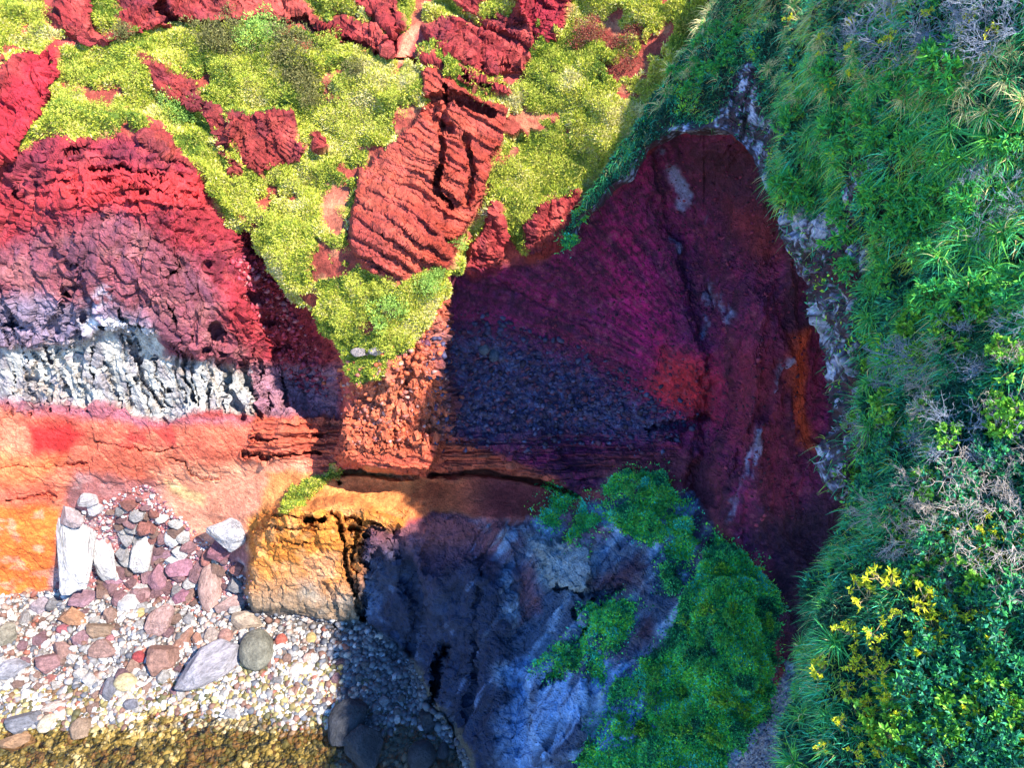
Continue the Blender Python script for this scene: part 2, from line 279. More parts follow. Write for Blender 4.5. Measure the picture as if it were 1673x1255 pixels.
N0 = np.where(((N0*(np.array([0, 0, CZ]) - P0)).sum(-1) < 0)[..., None], -N0, N0)
Pf = P0.reshape(-1, 3)
# scrub areas
VEG = [[(28,242),(95,140),(92,88),(150,74),(215,56),(262,44),(305,38),(390,34),(460,34),(540,60),(600,90),(640,104),(688,120),(694,150),(690,190),(640,238),(590,280),(578,330),(574,398),(600,442),(640,462),(700,432),(738,424),(722,478),(690,530),(665,560),(650,580),(600,592),(560,580),(530,545),(500,500),(470,458),(440,428),(410,388),(370,338),(330,292),(300,242),(250,196),(235,214),(170,232),(110,222)],
 [(-230,-200),(82,-200),(76,50),(100,64),(60,80),(30,112),(-230,170)], [(150,-200),(205,-200),(200,30),(165,48),(146,40)], [(460,-200),(900,-200),(870,0),(850,20),(700,30),(640,50),(600,60),(570,40),(540,50),(500,30)], [(690,60),(760,100),(850,150),(870,60),(920,20),(1000,-30),(1150,-200),(1200,0),(1080,160),(1020,270),(960,330),(900,410),(850,424),(828,380),(790,330),(800,280),(830,200),(740,128),(690,110)], [(795,320),(772,362),(738,424),(745,450),(775,400),(800,350)], [(545,545),(600,560),(640,560),(640,600),(600,620),(565,600)], [(620,560),(700,440),(735,430),(715,490),(660,575)], [(690,-40),(870,-40),(880,20),(800,40),(730,20)]]
VEG.append([(452,832),(470,800),(510,776),(545,757),(552,772),(520,795),(490,822),(465,838)])
veg = np.zeros(SH)
for p in VEG: veg = np.maximum(veg, pm(p, 5, 1.2))
bare = np.zeros(SH)
for p in [P_DIKE, P_OUT, P_OUT2, P_OUT3, P_SLAB] + RIBS: bare = np.maximum(bare, pm(p, 4, .8))
P_SOIL = [(525,320),(545,300),(570,310),(572,380),(560,400),(530,370)]; P_PATH = [(684,-20),(700,0),(690,40),(668,90),(655,130),(640,140),(650,90),(668,40)]
P_TOPSC = [(860,440),(880,340),(960,310)]
vn = fbm(Pf, 1.6, 4, 77).reshape(SH)
veg = veg*(1 - bare*.97)*(1 - pm(P_SOIL, 8)*.85)*(1 - pm(P_PATH, 4, .4)*.9)
veg = np.clip(veg + bare*(vn > .34)*.8*(GV < 300)*(1 - mSLAB*.9)*(GU > 520), 0, 1)*(1 - .92*sstep(-.2, -.3, vn + .25*fbm(Pf, .5, 2, 78).reshape(SH))); veg = np.clip(veg - .2, 0, 1)/.8
vlump = worley(Pf, 1.0, 88)[0].reshape(SH)
# greenery on the lower buttress (shaded)
P_CASC = [(1160,870),(1192,890),(1245,945),(1268,1000),(1272,1080),(1250,1150),(1215,1210),(1160,1320),(1060,1320),(1085,1180),(1080,1060),(1110,1000),(1140,940)]
VEGB = [[(860,835),(900,815),(950,808),(930,825),(890,850)], [(925,865),(960,820),(985,850),(965,880),(930,885)], [(985,800),(1040,778),(1090,775),(1112,815),(1118,860),(1130,900),(1095,890),(1060,900),(1010,870),(985,835)], P_CASC, [(1000,1130),(1080,1060),(1150,1100),(1150,1300),(945,1300),(950,1200)], [(960,990),(1010,975),(1040,985),(1000,1060),(980,1110),(960,1080)], [(870,1090),(930,1050),(940,1075),(890,1110)], [(905,375),(935,372),(930,405),(905,412)], [(1090,890),(1130,890),(1110,960),(1080,940)]]
vegb = np.zeros(SH)
for p in VEGB: vegb = np.maximum(vegb, pm(p, 6, 1.6))
vegb = vegb*sstep(-.25, -.02, fbm(Pf, 1.0, 4, 131).reshape(SH)); vegb = np.maximum(vegb, pm(P_CASC, 6, 1.6)*sstep(-.6, -.4, fbm(Pf, 1.0, 4, 131).reshape(SH))); vegb = np.clip(vegb - .15, 0, 1)/.85
# displacement
d = .22*fbm(Pf, 3., 5, 3).reshape(SH)
mBL = pm([(405,850),(430,830),(660,830),(650,900),(610,1015),(405,1020)], 6, .6)
P_WALL = [(0,650),(420,680),(430,770),(280,800),(120,800),(90,985),(-230,985),(-230,640)]
mBAND_ = pm([(-230,575),(90,570),(180,540),(262,550),(330,592),(412,605),(415,672),(345,664),(272,690),(200,664),(-230,640)], 8)
crag = np.clip(mMOUND*(.85 - .4*mBAND_) + mPR*.9 + mBUT*.36 + bare*.75 - mSLAB*.4 + mBL*.45 + pm(P_WALL, 8)*.22 + mSTR*.2 + mBOWL*.22*sstep(-.1, .3, fbm(Pf, 2.2, 3, 74).reshape(SH)), 0, 1.1)*(1 - veg)
k = np.flatnonzero(crag.ravel() > .02); Pk = Pf[k] + .25*np.stack([fbm(Pf[k], .9, 2, 8 + m) for m in range(3)], 1)
fa, ca_ = facet(Pk, 1.7, 10, (1, 1, .45)); fb_, cb_ = facet(Pk, .7, 20, (1, 1, .55)); fc_, cc_ = facet(Pk, .28, 31)
dd = .42*fa - .16*(1 - sstep(0, .07, ca_)) + .30*fb_ - .10*(1 - sstep(0, .10, cb_)) + .15*fc_
d.ravel()[k] += crag.ravel()[k]*dd
rub = np.clip(mRUB*.8 + mPR + pm([(420,380),(560,620),(550,660),(470,640),(380,480),(330,380)], 14)*.8 + pm([(40,340),(330,330),(420,440),(380,470),(200,390),(30,400)], 20)*.5, 0, 1)*(1 - veg)
k = np.flatnonzero(rub.ravel() > .02); f1, f2, idv = worley(Pf[k], .38, 50); g1, g2, _ = worley(Pf[k], .18, 53)
fr2, _ = facet(Pf[k], .33, 57)
d.ravel()[k] += rub.ravel()[k]*(.22*(idv > .35)*np.sqrt(np.clip(1 - (f1*1.5)**2, 0, 1)) + .1*(.6 - g1) + .2*fr2)
slope_ = np.clip(veg + bare*.6, 0, 1)*sstep(520, 300, GV)*(GU < 1150)
ridge_ = 1 - np.abs(fbm(Pf @ np.array([[.8,.5,.3],[-.5,.86,0],[-.3,0,.95]]), 3.6, 3, 64, .45, (.6, 1.5, 1.)))
d += slope_*(1.5*(ridge_.reshape(SH) - .75))*(1 - mSLAB*.8)
d += veg*(.25 + .40*fbm(Pf, 1.6, 3, 60).reshape(SH)*(GV < 500) + .6*(.5 - vlump)) + vegb*(.1 + .3*fbm(Pf, 1., 3, 61).reshape(SH) + .95*(.5 - vlump))
def basis(e):
    e = np.array(e, float); e /= np.linalg.norm(e); a = np.cross(e, [0, 1, .2]); a /= np.linalg.norm(a); return np.stack([e, a, np.cross(e, a)], 1)
B_BUT, B_SCR = basis((-.55, -.45, -.7)), basis((-.1, -.5, -.86))
PB, PS = Pf @ B_BUT, Pf @ B_SCR
rid = 1 - np.abs(fbm(PB, 1.7, 5, 70, .5, (.28, 1, 1)).reshape(SH)); d += mBUT*(1 - vegb*.6)*(.95*(rid - .8))
scr = fbm(PS, 1.1, 5, 75, .55, (.16, 1, 1)).reshape(SH); d += mBOWL*sstep(1130, 1200, GU)*.55*scr
d += mBOWL*(GU > 1150)*.35*fbm(Pf, 1.6, 4, 71, .5, (1.3, 1.3, .3)).reshape(SH) + mBOWL*.13*fbm(Pf, .45, 4, 72, .6).reshape(SH)
beachm = pm([(-230,1000),(0,985),(90,960),(420,1000),(600,1015),(640,1048),(680,1085),(705,1140),(770,1230),(800,1400),(-230,1400)], 8, .3)
d = d*(1 - beachm*.85) + beachm*.26*fbm(Pf, 2.2, 3, 90).reshape(SH)
FP = P0 + N0*d[..., None]; FN = grid_normals(FP); FN = np.where((FN*(np.array([0, 0, CZ]) - FP)).sum(-1)[..., None] < 0, -FN, FN)

# rock colours (albedo); the ledge and beach also hold painted shade
col = np.zeros(SH + (3,)); col[:] = (.33, .055, .05)
na = fbm(Pf, 2.5, 5, 201).reshape(SH); nb = fbm(Pf, .7, 4, 202).reshape(SH); nc = fbm(Pf, .8, 5, 203, .6, (1, 1, .2)).reshape(SH)
def paint(m, c, k=1.): 
    m = np.clip(m*k, 0, 1)[..., None]; col[:] = col*(1 - m) + np.array(c)*m
paint(mMOUND, (.25, .02, .03)); paint(mMOUND*sstep(-.1, .4, na), (.13, .018, .038), .75); paint(mMOUND*sstep(.1, .5, nb), (.36, .055, .06), .6)
paint(pm([(90,270),(330,290),(350,330),(200,345),(80,330)], 20), (.52, .035, .035), .7)
P_MAUVE = [(-230,400),(0,410),(70,380),(190,350),(250,380),(330,440),(370,520),(420,600),(420,640),(300,580),(180,545),(90,560),(-230,570)]
paint(pm(P_MAUVE, 22), (.19, .055, .075), .9); paint(pm(P_MAUVE, 22)*sstep(.0, .45, nb), (.27, .10, .105), .7); paint(pm(P_MAUVE, 15)*sstep(.05, .35, nc), (.10, .035, .065), .7)
paint(pm([(-230,490),(60,480),(140,500),(250,520),(260,560),(100,575),(-230,580)], 18), (.17, .15, .22), .8)
P_WHITE = [(-230,585),(0,575),(90,570),(180,535),(262,545),(270,585),(330,592),(370,610),(412,610),(415,672),(345,664),(272,690),(200,664),(-230,640)]
mW = pm(P_WHITE, 9); paint(mW, (.38, .37, .36)); paint(mW*sstep(-.1, .2, nc), (.17, .15, .18), .8); paint(mW*sstep(.2, .4, nb), (.50, .48, .45), .7); paint(mW*sstep(.3, .5, -nb), (.50, .38, .30), .6)
paint(pm([(120,520),(250,530),(255,545),(140,545)], 8)*sstep(-.1, .15, nb), (.5, .48, .52)); paint(pm([(130,480),(190,470),(185,500),(140,510)], 10)*sstep(-.05, .2, nb), (.36, .30, .38))
paint(pm([(415,600),(550,600),(550,690),(415,675)], 12), (.27, .15, .2), .8); paint(pm([(-230,640),(0,645),(200,668),(270,692),(410,680),(400,700),(260,705),(-230,665)], 8), (.30, .10, .14), .8)
P_SALM = [(-230,660),(0,660),(270,705),(410,690),(430,760),(280,800),(120,800),(110,850),(-230,850)]
paint(pm(P_SALM, 12), (.54, .11, .065)); paint(pm(P_SALM, 12)*sstep(0, .4, na), (.58, .18, .105), .8); paint(pm([(40,690),(110,685),(140,710),(110,745),(50,740)], 14), (.56, .015, .02), .9); paint(pm([(160,690),(200,700),(300,700),(320,720),(290,740),(250,720),(200,730)], 14)*sstep(-.3, .2, nb), (.50, .02, .03), .75)
paint(pm([(-230,720),(0,735),(110,745),(60,790),(-230,800)], 16), (.66, .14, .04), .7)
paint(pm([(-230,830),(0,825),(100,840),(95,900),(80,970),(0,990),(-230,1000)], 12), (.60, .13, .025)); paint(pm([(-230,830),(0,825),(100,840),(95,900),(80,970),(0,990),(-230,1000)], 12)*sstep(.05, .4, nb), (.62, .25, .17), .7)
paint(mSTR, (.36, .065, .04)); paint(mSTR*sstep(.3, .9, saw(qt, .8)), (.50, .10, .05), .7); paint(mSTR*sstep(1000, 700, GU)*sstep(.1, .5, nb), (.5, .14, .09), .5)
P_TAL = [(130,775),(260,790),(330,840),(420,870),(420,1010),(80,980),(100,850)]
paint(pm(P_TAL, 10), (.26, .10, .10)); paint(pm(P_TAL, 10)*sstep(0, .3, nb), (.34, .22, .22), .8); paint(pm([(140,780),(250,785),(270,860),(170,860)], 14), (.36, .11, .10), .7)
paint(pm([(240,770),(420,755),(500,760),(430,860),(330,890),(280,850)], 14), (.68, .26, .16), .9); paint(pm([(265,790),(300,800),(330,812),(330,830),(280,815)], 6), (.72, .45, .2), .8)
P_LEDGE = [(440,775),(550,775),(700,778),(800,780),(930,808),(870,850),(640,842),(430,835)]
paint(pm(P_LEDGE, 8), (.60, .20, .06)); paint(pm(P_LEDGE, 8)*sstep(-.1, .5, fbm(Pf, 1.2, 3, 210, .5, (.2, 1, 1)).reshape(SH)), (.66, .32, .11), .8); paint(pm(P_LEDGE, 8)*sstep(650, 720, GU), (.50, .085, .03), .9); paint(pm(P_LEDGE, 8)*sstep(720, 820, GU), (.27, .035, .045), .8)  # right part painted darker red, shade put into the ledge colour
paint(mBL, (.54, .18, .03)); paint(mBL*sstep(.05, .4, nb), (.54, .25, .10), .7); gg = sstep(915, 985, GV + wv*2); paint(mBL*gg, (.22, .15, .10)); paint(mBL*gg*sstep(.0, .3, na), (.20, .19, .17), .8); paint(mBL*sstep(860, 920, GV)*(1 - gg)*sstep(0, .3, na), (.52, .24, .13), .7)
paint(mPR, (.44, .10, .05)); paint(mPR*sstep(-.1, .3, nb)*sstep(700, 640, GV), (.33, .12, .10), .85); paint(pm([(600,610),(650,600),(660,680),(610,690)], 12), (.56, .16, .08), .7)
# cave
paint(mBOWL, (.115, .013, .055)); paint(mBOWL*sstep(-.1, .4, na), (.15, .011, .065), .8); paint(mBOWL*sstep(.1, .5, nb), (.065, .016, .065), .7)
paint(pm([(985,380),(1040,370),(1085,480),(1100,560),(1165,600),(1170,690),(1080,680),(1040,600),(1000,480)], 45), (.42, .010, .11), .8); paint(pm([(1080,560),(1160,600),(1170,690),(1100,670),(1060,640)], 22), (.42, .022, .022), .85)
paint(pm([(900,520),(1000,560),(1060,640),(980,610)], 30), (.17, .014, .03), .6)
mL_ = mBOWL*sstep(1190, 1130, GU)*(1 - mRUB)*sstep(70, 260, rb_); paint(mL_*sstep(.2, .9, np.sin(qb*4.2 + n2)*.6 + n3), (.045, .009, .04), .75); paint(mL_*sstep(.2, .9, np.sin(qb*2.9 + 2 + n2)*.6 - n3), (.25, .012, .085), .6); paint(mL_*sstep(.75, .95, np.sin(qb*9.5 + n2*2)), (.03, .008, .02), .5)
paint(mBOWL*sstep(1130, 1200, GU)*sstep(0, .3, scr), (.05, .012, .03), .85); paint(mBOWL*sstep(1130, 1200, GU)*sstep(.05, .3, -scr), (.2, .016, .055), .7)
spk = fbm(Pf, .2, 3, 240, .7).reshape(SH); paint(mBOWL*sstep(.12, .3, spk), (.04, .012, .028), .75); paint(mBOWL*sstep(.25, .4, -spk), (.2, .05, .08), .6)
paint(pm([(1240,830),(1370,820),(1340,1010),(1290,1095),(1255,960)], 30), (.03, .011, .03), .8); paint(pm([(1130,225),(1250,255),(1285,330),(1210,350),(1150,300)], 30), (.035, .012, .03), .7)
paint(mRUB, (.045, .042, .10), .85); paint(mRUB*sstep(.1, .3, spk), (.10, .11, .22), .7); paint(pm([(780,560),(810,565),(830,600),(800,600)], 10), (.14, .15, .22), .6)
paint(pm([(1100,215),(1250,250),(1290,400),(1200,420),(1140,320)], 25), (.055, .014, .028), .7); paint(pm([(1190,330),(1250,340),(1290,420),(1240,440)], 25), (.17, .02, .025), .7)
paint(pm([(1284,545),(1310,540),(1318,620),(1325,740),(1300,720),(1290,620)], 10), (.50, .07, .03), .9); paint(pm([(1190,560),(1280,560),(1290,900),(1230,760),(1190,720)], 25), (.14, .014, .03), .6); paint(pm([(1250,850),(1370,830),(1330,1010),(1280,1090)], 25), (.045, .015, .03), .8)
for ln, w_ in (([(1085,240),(1120,330),(1150,420),(1165,500)], 8), ([(1095,380),(1130,460),(1160,560)], 5), ([(1110,300),(1170,380)], 4), ([(1180,480),(1195,520)], 5), ([(1285,590),(1255,670),(1215,780),(1190,850)], 5), ([(1265,640),(1240,740),(1210,820)], 4), ([(1150,480),(1165,530)], 6)):
    paint(gm(ln, w_*1.8)*sstep(.0, .2, scr)*sstep(-.3, .1, nb), (.20, .20, .34), .8)
paint(pm([(990,770),(1050,765),(1040,800),(980,810)], 12)*sstep(-.2, .1, nb), (.14, .14, .2), .8); paint(pm([(940,750),(1100,735),(1180,760),(1160,860),(1120,800),(1000,790)], 18), (.16, .03, .035), .7)
# buttress
ns = fbm(PB, .75, 5, 204, .6, (.16, 1, 1)).reshape(SH)
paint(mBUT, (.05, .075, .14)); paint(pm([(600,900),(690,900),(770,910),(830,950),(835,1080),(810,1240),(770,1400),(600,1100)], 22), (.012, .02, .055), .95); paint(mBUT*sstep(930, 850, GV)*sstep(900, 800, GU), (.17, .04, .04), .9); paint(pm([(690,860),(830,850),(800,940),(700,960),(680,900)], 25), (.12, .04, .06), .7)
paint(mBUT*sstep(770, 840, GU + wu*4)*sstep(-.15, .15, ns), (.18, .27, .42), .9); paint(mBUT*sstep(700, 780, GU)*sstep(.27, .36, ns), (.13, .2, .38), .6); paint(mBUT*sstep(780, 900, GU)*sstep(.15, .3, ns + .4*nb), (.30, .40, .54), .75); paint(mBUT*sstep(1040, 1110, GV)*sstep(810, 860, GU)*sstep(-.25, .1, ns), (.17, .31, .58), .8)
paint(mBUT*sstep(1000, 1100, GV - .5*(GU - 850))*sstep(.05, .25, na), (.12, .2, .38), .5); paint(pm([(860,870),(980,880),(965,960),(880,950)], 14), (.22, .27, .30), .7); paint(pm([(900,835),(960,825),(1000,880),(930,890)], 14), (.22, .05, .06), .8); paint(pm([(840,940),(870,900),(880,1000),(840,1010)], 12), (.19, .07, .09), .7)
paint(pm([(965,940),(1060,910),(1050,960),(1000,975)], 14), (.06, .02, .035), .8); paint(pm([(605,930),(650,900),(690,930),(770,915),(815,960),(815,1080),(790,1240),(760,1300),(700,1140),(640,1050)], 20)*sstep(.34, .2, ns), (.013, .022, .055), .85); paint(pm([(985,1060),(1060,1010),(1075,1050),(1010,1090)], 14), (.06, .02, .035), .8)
paint(pm([(950,1180),(985,1120),(975,1170),(950,1230)], 8), (.55, .58, .62), .7); paint(pm([(1130,830),(1200,850),(1180,940),(1130,930)], 14), (.09, .02, .035), .6)
P_CHUTE = [(1295,1085),(1340,1110),(1340,1400),(1150,1400),(1195,1260),(1230,1200),(1262,1140)]; paint(pm(P_CHUTE, 6), (.24, .30, .45)); paint(pm(P_CHUTE, 6)*(fbm(Pf, .25, 2, 220).reshape(SH) > .1), (.42, .46, .55), .8)
# slab, ribs
paint(mSLAB, (.29, .038, .022)); paint(mSLAB*sstep(.0, .4, na), (.38, .075, .045), .8); paint(mSLAB*sstep(.8, .97, saw(qs*2.37 + 3, .93))*sstep(-.2, .1, n3), (.07, .012, .012), .8); paint(mSLAB*sstep(.3, -.3, saw(qs) - .5), (.28, .05, .045), .5); paint(mSLAB*sstep(330, 420, GV)*sstep(680, 620, GU), (.26, .05, .05), .5)
for r in RIBS: paint(pm(r, 5), (.22, .022, .024)); paint(pm(r, 5)*sstep(.0, .4, nb), (.36, .06, .05), .8); paint(pm(r, 5)*sstep(.05, .35, nc), (.13, .018, .03), .7)
paint(pm(RIBS[6], 8)*sstep(-.2, .3, na), (.36, .015, .03), .8); paint(pm(RIBS[5], 8)*sstep(300, 420, GU), (.44, .08, .06), .7); paint(pm(RIBS[1], 5), (.24, .012, .025), .8)
for r in (P_DIKE, P_OUT, P_OUT2, P_OUT3): paint(pm(r, 4), (.21, .026, .024)); paint(pm(r, 4)*sstep(.0, .4, nb), (.34, .06, .045), .7); paint(pm(r, 4)*sstep(.05, .35, nc), (.13, .02, .03), .7)
paint(pm(P_SOIL, 8), (.66, .28, .17)); paint(pm(P_PATH, 4, .4), (.66, .22, .13))
P_ALLV = np.zeros(SH)
for p in VEG: P_ALLV = np.maximum(P_ALLV, pm(p, 5))
paint(P_ALLV*(1 - bare), (.24, .045, .03), .8); paint(P_ALLV*(1 - bare)*sstep(.1, .3, nb), (.36, .15, .08), .7); paint(veg, (.42, .40, .10), .9); paint(vegb, (.04, .10, .03), .9)
# beach
paint(beachm, (.10, .085, .08)); paint(beachm*sstep(1110, 1170, GV + wv*2 + .06*GU), (.13, .10, .03)); paint(beachm*sstep(540, 650, GU)*.9, (.05, .055, .07), .9)  # ground darkened towards the right, shade put into the beach colour
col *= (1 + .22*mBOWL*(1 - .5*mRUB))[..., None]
col *= (1 + .22*fbm(Pf, .35, 3, 230).reshape(SH) + .12*na)[..., None]

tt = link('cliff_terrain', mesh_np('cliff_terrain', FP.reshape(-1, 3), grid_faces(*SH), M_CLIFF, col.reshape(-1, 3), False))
tag(tt, 'red, white and orange banded sea cliff with cave, ledge and pebble beach', 'cliff', kind='structure')
def surf(u, v):
    j = np.clip((np.asarray(u, float) - us[0])/STEP, 0, SH[1] - 1.01); i = np.clip((np.asarray(v, float) - vsx[0])/STEP, 0, SH[0] - 1.01)
    return FP[i.astype(int), j.astype(int)], FN[i.astype(int), j.astype(int)]
# sea
wm = bpy.data.meshes.new('sea'); x0, x1, y0, y1 = -60, 30, -40, 21.5
wm.from_pydata([(x0, y0, .13), (x1, y0, .13), (x1, y1, .13), (x0, y1, .13)], [], [(0, 1, 2, 3)]); wm.materials.append(mw)
tag(link('sea_water', wm), 'clear shallow sea water over golden pebbles', 'water', kind='structure')
sb = bpy.data.meshes.new('seabed'); sb.from_pydata([(-90, -60, -2.2), (60, -60, -2.2), (60, 16, -2.2), (-90, 16, -2.2)], [], [(0, 1, 2, 3)])
a_ = sb.color_attributes.new('Col', 'FLOAT_COLOR', 'POINT'); a_.data.foreach_set('color', [.25, .2, .07, 1]*4); sb.materials.append(M_CLIFF)
tag(link('seabed', sb), kind='structure')

# ------------------------------------------------------------------ the near cliff on the right: from the cave rim up to its crest, then an unseen plateau added to block the sun
RIM = [(898,408,33),(940,370,32.9),(1000,305,33.2),(1050,245,33),(1100,212,32.5),(1170,205,31.5),(1225,240,30.4),(1250,300,28.6),(1285,345,26.6),(1300,420,24.5),(1335,500,22.5),(1350,590,20.8),(1375,680,19),(1350,760,18),(1375,850,16.5),(1335,960,15),(1305,1080,13.8),(1288,1180,12.6),(1290,1255,11.8),(1300,1400,10),(1310,1550,8)]
EDGE = [(545,1255,38),(575,1120,38),(600,1000,37.5),(640,900,36),(672,800,33.5),(695,700,31.5),(722,600,30),(730,520,29),(742,440,28),(850,430,23.5),(950,320,18.5),(992,240,16.5),(1050,130,13),(1150,-20,9)]
CR = np.array([surf(u, v)[0] + S*t*float(np.interp(v, [0, 300, 500, 700, 900, 1000, 1120, 1255], [.45, .66, .76, .82, .86, .86, .76, .71])) for u, v, t in EDGE])[::-1]     # where the sun has to graze for the shade's edge on the far cliff
CR = np.vstack([CR[0] + np.array([[2., 9, 2]]), CR, CR[-1] + np.array([[0, -4, -.5], [0, -9, -1.], [0, -30, -2]])])
def resample(P, n):
    s = np.r_[0, np.cumsum(np.linalg.norm(np.diff(P, axis=0), axis=1))]; q = np.linspace(0, s[-1], n)
    return np.stack([np.interp(q, s, P[:, k]) for k in range(P.shape[1])], 1)
NT, NS = 520, 300
rim = resample(np.c_[np.array([r[:2] for r in RIM]), [r[2] for r in RIM]], NT)
nn = np.c_[rim[:, :2]/40, np.zeros(NT)]; rim[:, 0] += 22*sstep(780, 900, rim[:, 1]) + 34*sstep(960, 1120, rim[:, 1]) + 13*fbm(nn, 1., 4, 301); rim[:, 1] += 10*fbm(nn, 1., 4, 302)
RP = unproj_y(rim[:, 0], rim[:, 1], rim[:, 2])
ys = CR[:, 1]; o = np.argsort(ys); yq = np.interp(RP[:, 1], [5, 8, 11.8, 15, 16.5, 33.3], [-3, 2, 7.2, 12, 14, 36.5])
CP_ = np.stack([np.interp(yq, ys[o], CR[o, k]) for k in range(3)], 1)
CP_[:, 1] = yq
ss = np.linspace(0, 1, NS)**1.15
NP = RP[None]*(1 - ss[:, None, None]) + CP_[None]*ss[:, None, None]
NP[..., 0] -= (.07*np.sin(np.pi*ss))[:, None]*np.linalg.norm(CP_ - RP, axis=1)[None]*np.clip((33 - RP[:, 1])/8, 0, 1)[None]
away = RP - np.array([0, 0, CZ]); away /= np.linalg.norm(away, axis=1, keepdims=True); back = away*.8 + np.array([.65, 0, -.15])
lipl = np.clip((33.4 - RP[:, 1])/4, .12, 1)[:, None]; lip = np.stack([RP + back*k_*.45*lipl for k_ in range(10, 0, -1)])
NX = 110; gz = S*np.array([1, 1, .64]); ext = np.stack([CP_ + gz*(.11*k_) for k_ in range(1, NX + 1)])
unseen_plat = np.stack([ext[-1] + np.array([3.5*k_, 0, .2*k_]) for k_ in range(1, 14)])  # unseen plateau, added so no sunlight leaks in behind the crest
NS2 = NS + NX; NG = np.concatenate([lip, NP, ext, unseen_plat]); NSH = NG.shape[:2]
nN = grid_normals(NG); cen = np.array([0, 0, CZ]); nN = np.where((nN*(cen - NG)).sum(-1)[..., None] < 0, -nN, nN)
nf = NG.reshape(-1, 3); PU, PV, PD = project(NG); rowi = np.arange(NSH[0])[:, None] + 0*PU
inr = (rowi >= 10) & (rowi < 10 + NS2)
# rock shows along the rim
def npm(poly, soft=6.):
    w1 = fbm(nf, .9, 4, 320).reshape(NSH)*16; w2 = fbm(nf, .9, 4, 321).reshape(NSH)*16; return sstep(-soft, soft, sdf(poly, PU + w1, PV + w2))
rockm = np.maximum.reduce([npm([(1150,225),(1195,140),(1220,90),(1245,140),(1262,240),(1250,330),(1200,260)]), npm([(1240,250),(1265,320),(1330,345),(1410,330),(1412,420),(1398,470),(1400,700),(1425,715),(1400,780),(1378,870),(1330,830),(1330,740),(1370,650),(1330,560),(1280,420),(1230,330)]), npm([(1390,230),(1440,265),(1420,330),(1380,330)])*.9, npm([(1080,210),(1180,200),(1180,225),(1090,232)]), (rowi < 10)*1.])
fr_ = sstep(16, 2, rowi - 10)*(rowi >= 10)
nd = .6*fbm(nf, 2.2, 4, 310).reshape(NSH) + .2*fbm(nf, .7, 3, 311).reshape(NSH) + .8*(.5 - worley(nf, 1.5, 312)[0]).reshape(NSH)*(1 - rockm)
fo, fe = facet(nf, .7, 330, (1, 1, .5)); fo2, _ = facet(nf, .25, 334, (1, 1, .6)); nd += rockm*(.4*fo + .18*fo2 - .1*(1 - sstep(0, .1, fe))).reshape(NSH)
nd *= 1 - .75*np.exp(-((rowi - 10 - NS)/22.)**2)*((PU > 1700) | (PV < -30))
nd *= (np.clip((NSH[0] - rowi - 13)/20, 0, 1)*.9 + .1)*(.15 + .85*sstep(8, 45, rowi))
NG = NG + nN*nd[..., None]; nN = grid_normals(NG); nN = np.where((nN*(cen - NG)).sum(-1)[..., None] < 0, -nN, nN)
ncol = np.zeros(NSH + (3,)); ncol[:] = (.016, .025, .018); fl = fbm(nf, .22, 4, 340, .75, (1.4, 1.4, .5)).reshape(NSH); fl2 = fbm(nf, 1.2, 3, 341).reshape(NSH)
def nmix(m, c): ncol[:] = ncol*(1 - m[..., None]) + np.array(c)*m[..., None]
nmix(rockm, (.05, .04, .06)); nmix(rockm*sstep(.05, .2, fl + .5*fl2), (.22, .25, .42)); nmix(np.clip(rockm + fr_*.6, 0, 1)*sstep(.15, .35, fl + .25*fl2), (.42, .46, .62)); nmix(rockm*sstep(.1, .4, -fl2)*.6, (.08, .02, .035))
no = link('near_cliff', mesh_np('near_cliff', NG.reshape(-1, 3), grid_faces(*NSH), M_CLIFF, ncol.reshape(-1, 3), False))
tag(no, 'steep overgrown near cliff with pale lichened rock along its rim', 'cliff', kind='structure')

# ------------------------------------------------------------------ vegetation builders
def unit(a): return a/(np.linalg.norm(a, axis=-1, keepdims=True) + 1e-9)
def leaves(P, D, L, Wd, colr):
    """diamond leaves folded along the midrib: P base, D direction"""
    n = len(P); D = unit(D); s = unit(np.cross(D, rng.normal(size=(n, 3)))); up = np.cross(s, D)
    L = L[:, None]; Wd = Wd[:, None]; m = P + D*L*.45 + up*L*.04
    V = np.stack([P, m + s*Wd*.5 + up*Wd*.12, P + D*L - up*L*.1, m - s*Wd*.5 + up*Wd*.12], 1).reshape(-1, 3)
    Fq = np.arange(n*4).reshape(n, 4); return V, Fq, np.repeat(colr, 4, 0)
def blades(P, D, L, Wd, colr, droop=.6, seg=4):
    n = len(P); D = unit(D); s = unit(np.cross(D, rng.normal(size=(n, 3)))); Vs = []; g = np.array([0, 0, -1.])
    for k in range(seg + 1):
        t = k/seg; c = P + D*(L*t)[:, None] + g*(L*droop*t*t)[:, None]; w = (Wd*(1 - t)**.7 + .002)[:, None]*.5
        Vs += [c - s*w, c + s*w]
    V = np.stack(Vs, 1).reshape(-1, 3); b = np.arange(n)[:, None]*(2*seg + 2); Fq = np.concatenate([np.stack([b + 2*k, b + 2*k + 1, b + 2*k + 3, b + 2*k + 2], -1)[:, 0] for k in range(seg)])
    return V, Fq, np.repeat(colr, 2*seg + 2, 0)
def joinm(parts):
    V = []; Fq = []; cc = []; n = 0
    for v, f, c in parts: V.append(v); Fq.append(f + n); cc.append(c); n += len(v)
    return np.concatenate(V), np.concatenate(Fq), np.concatenate(cc)
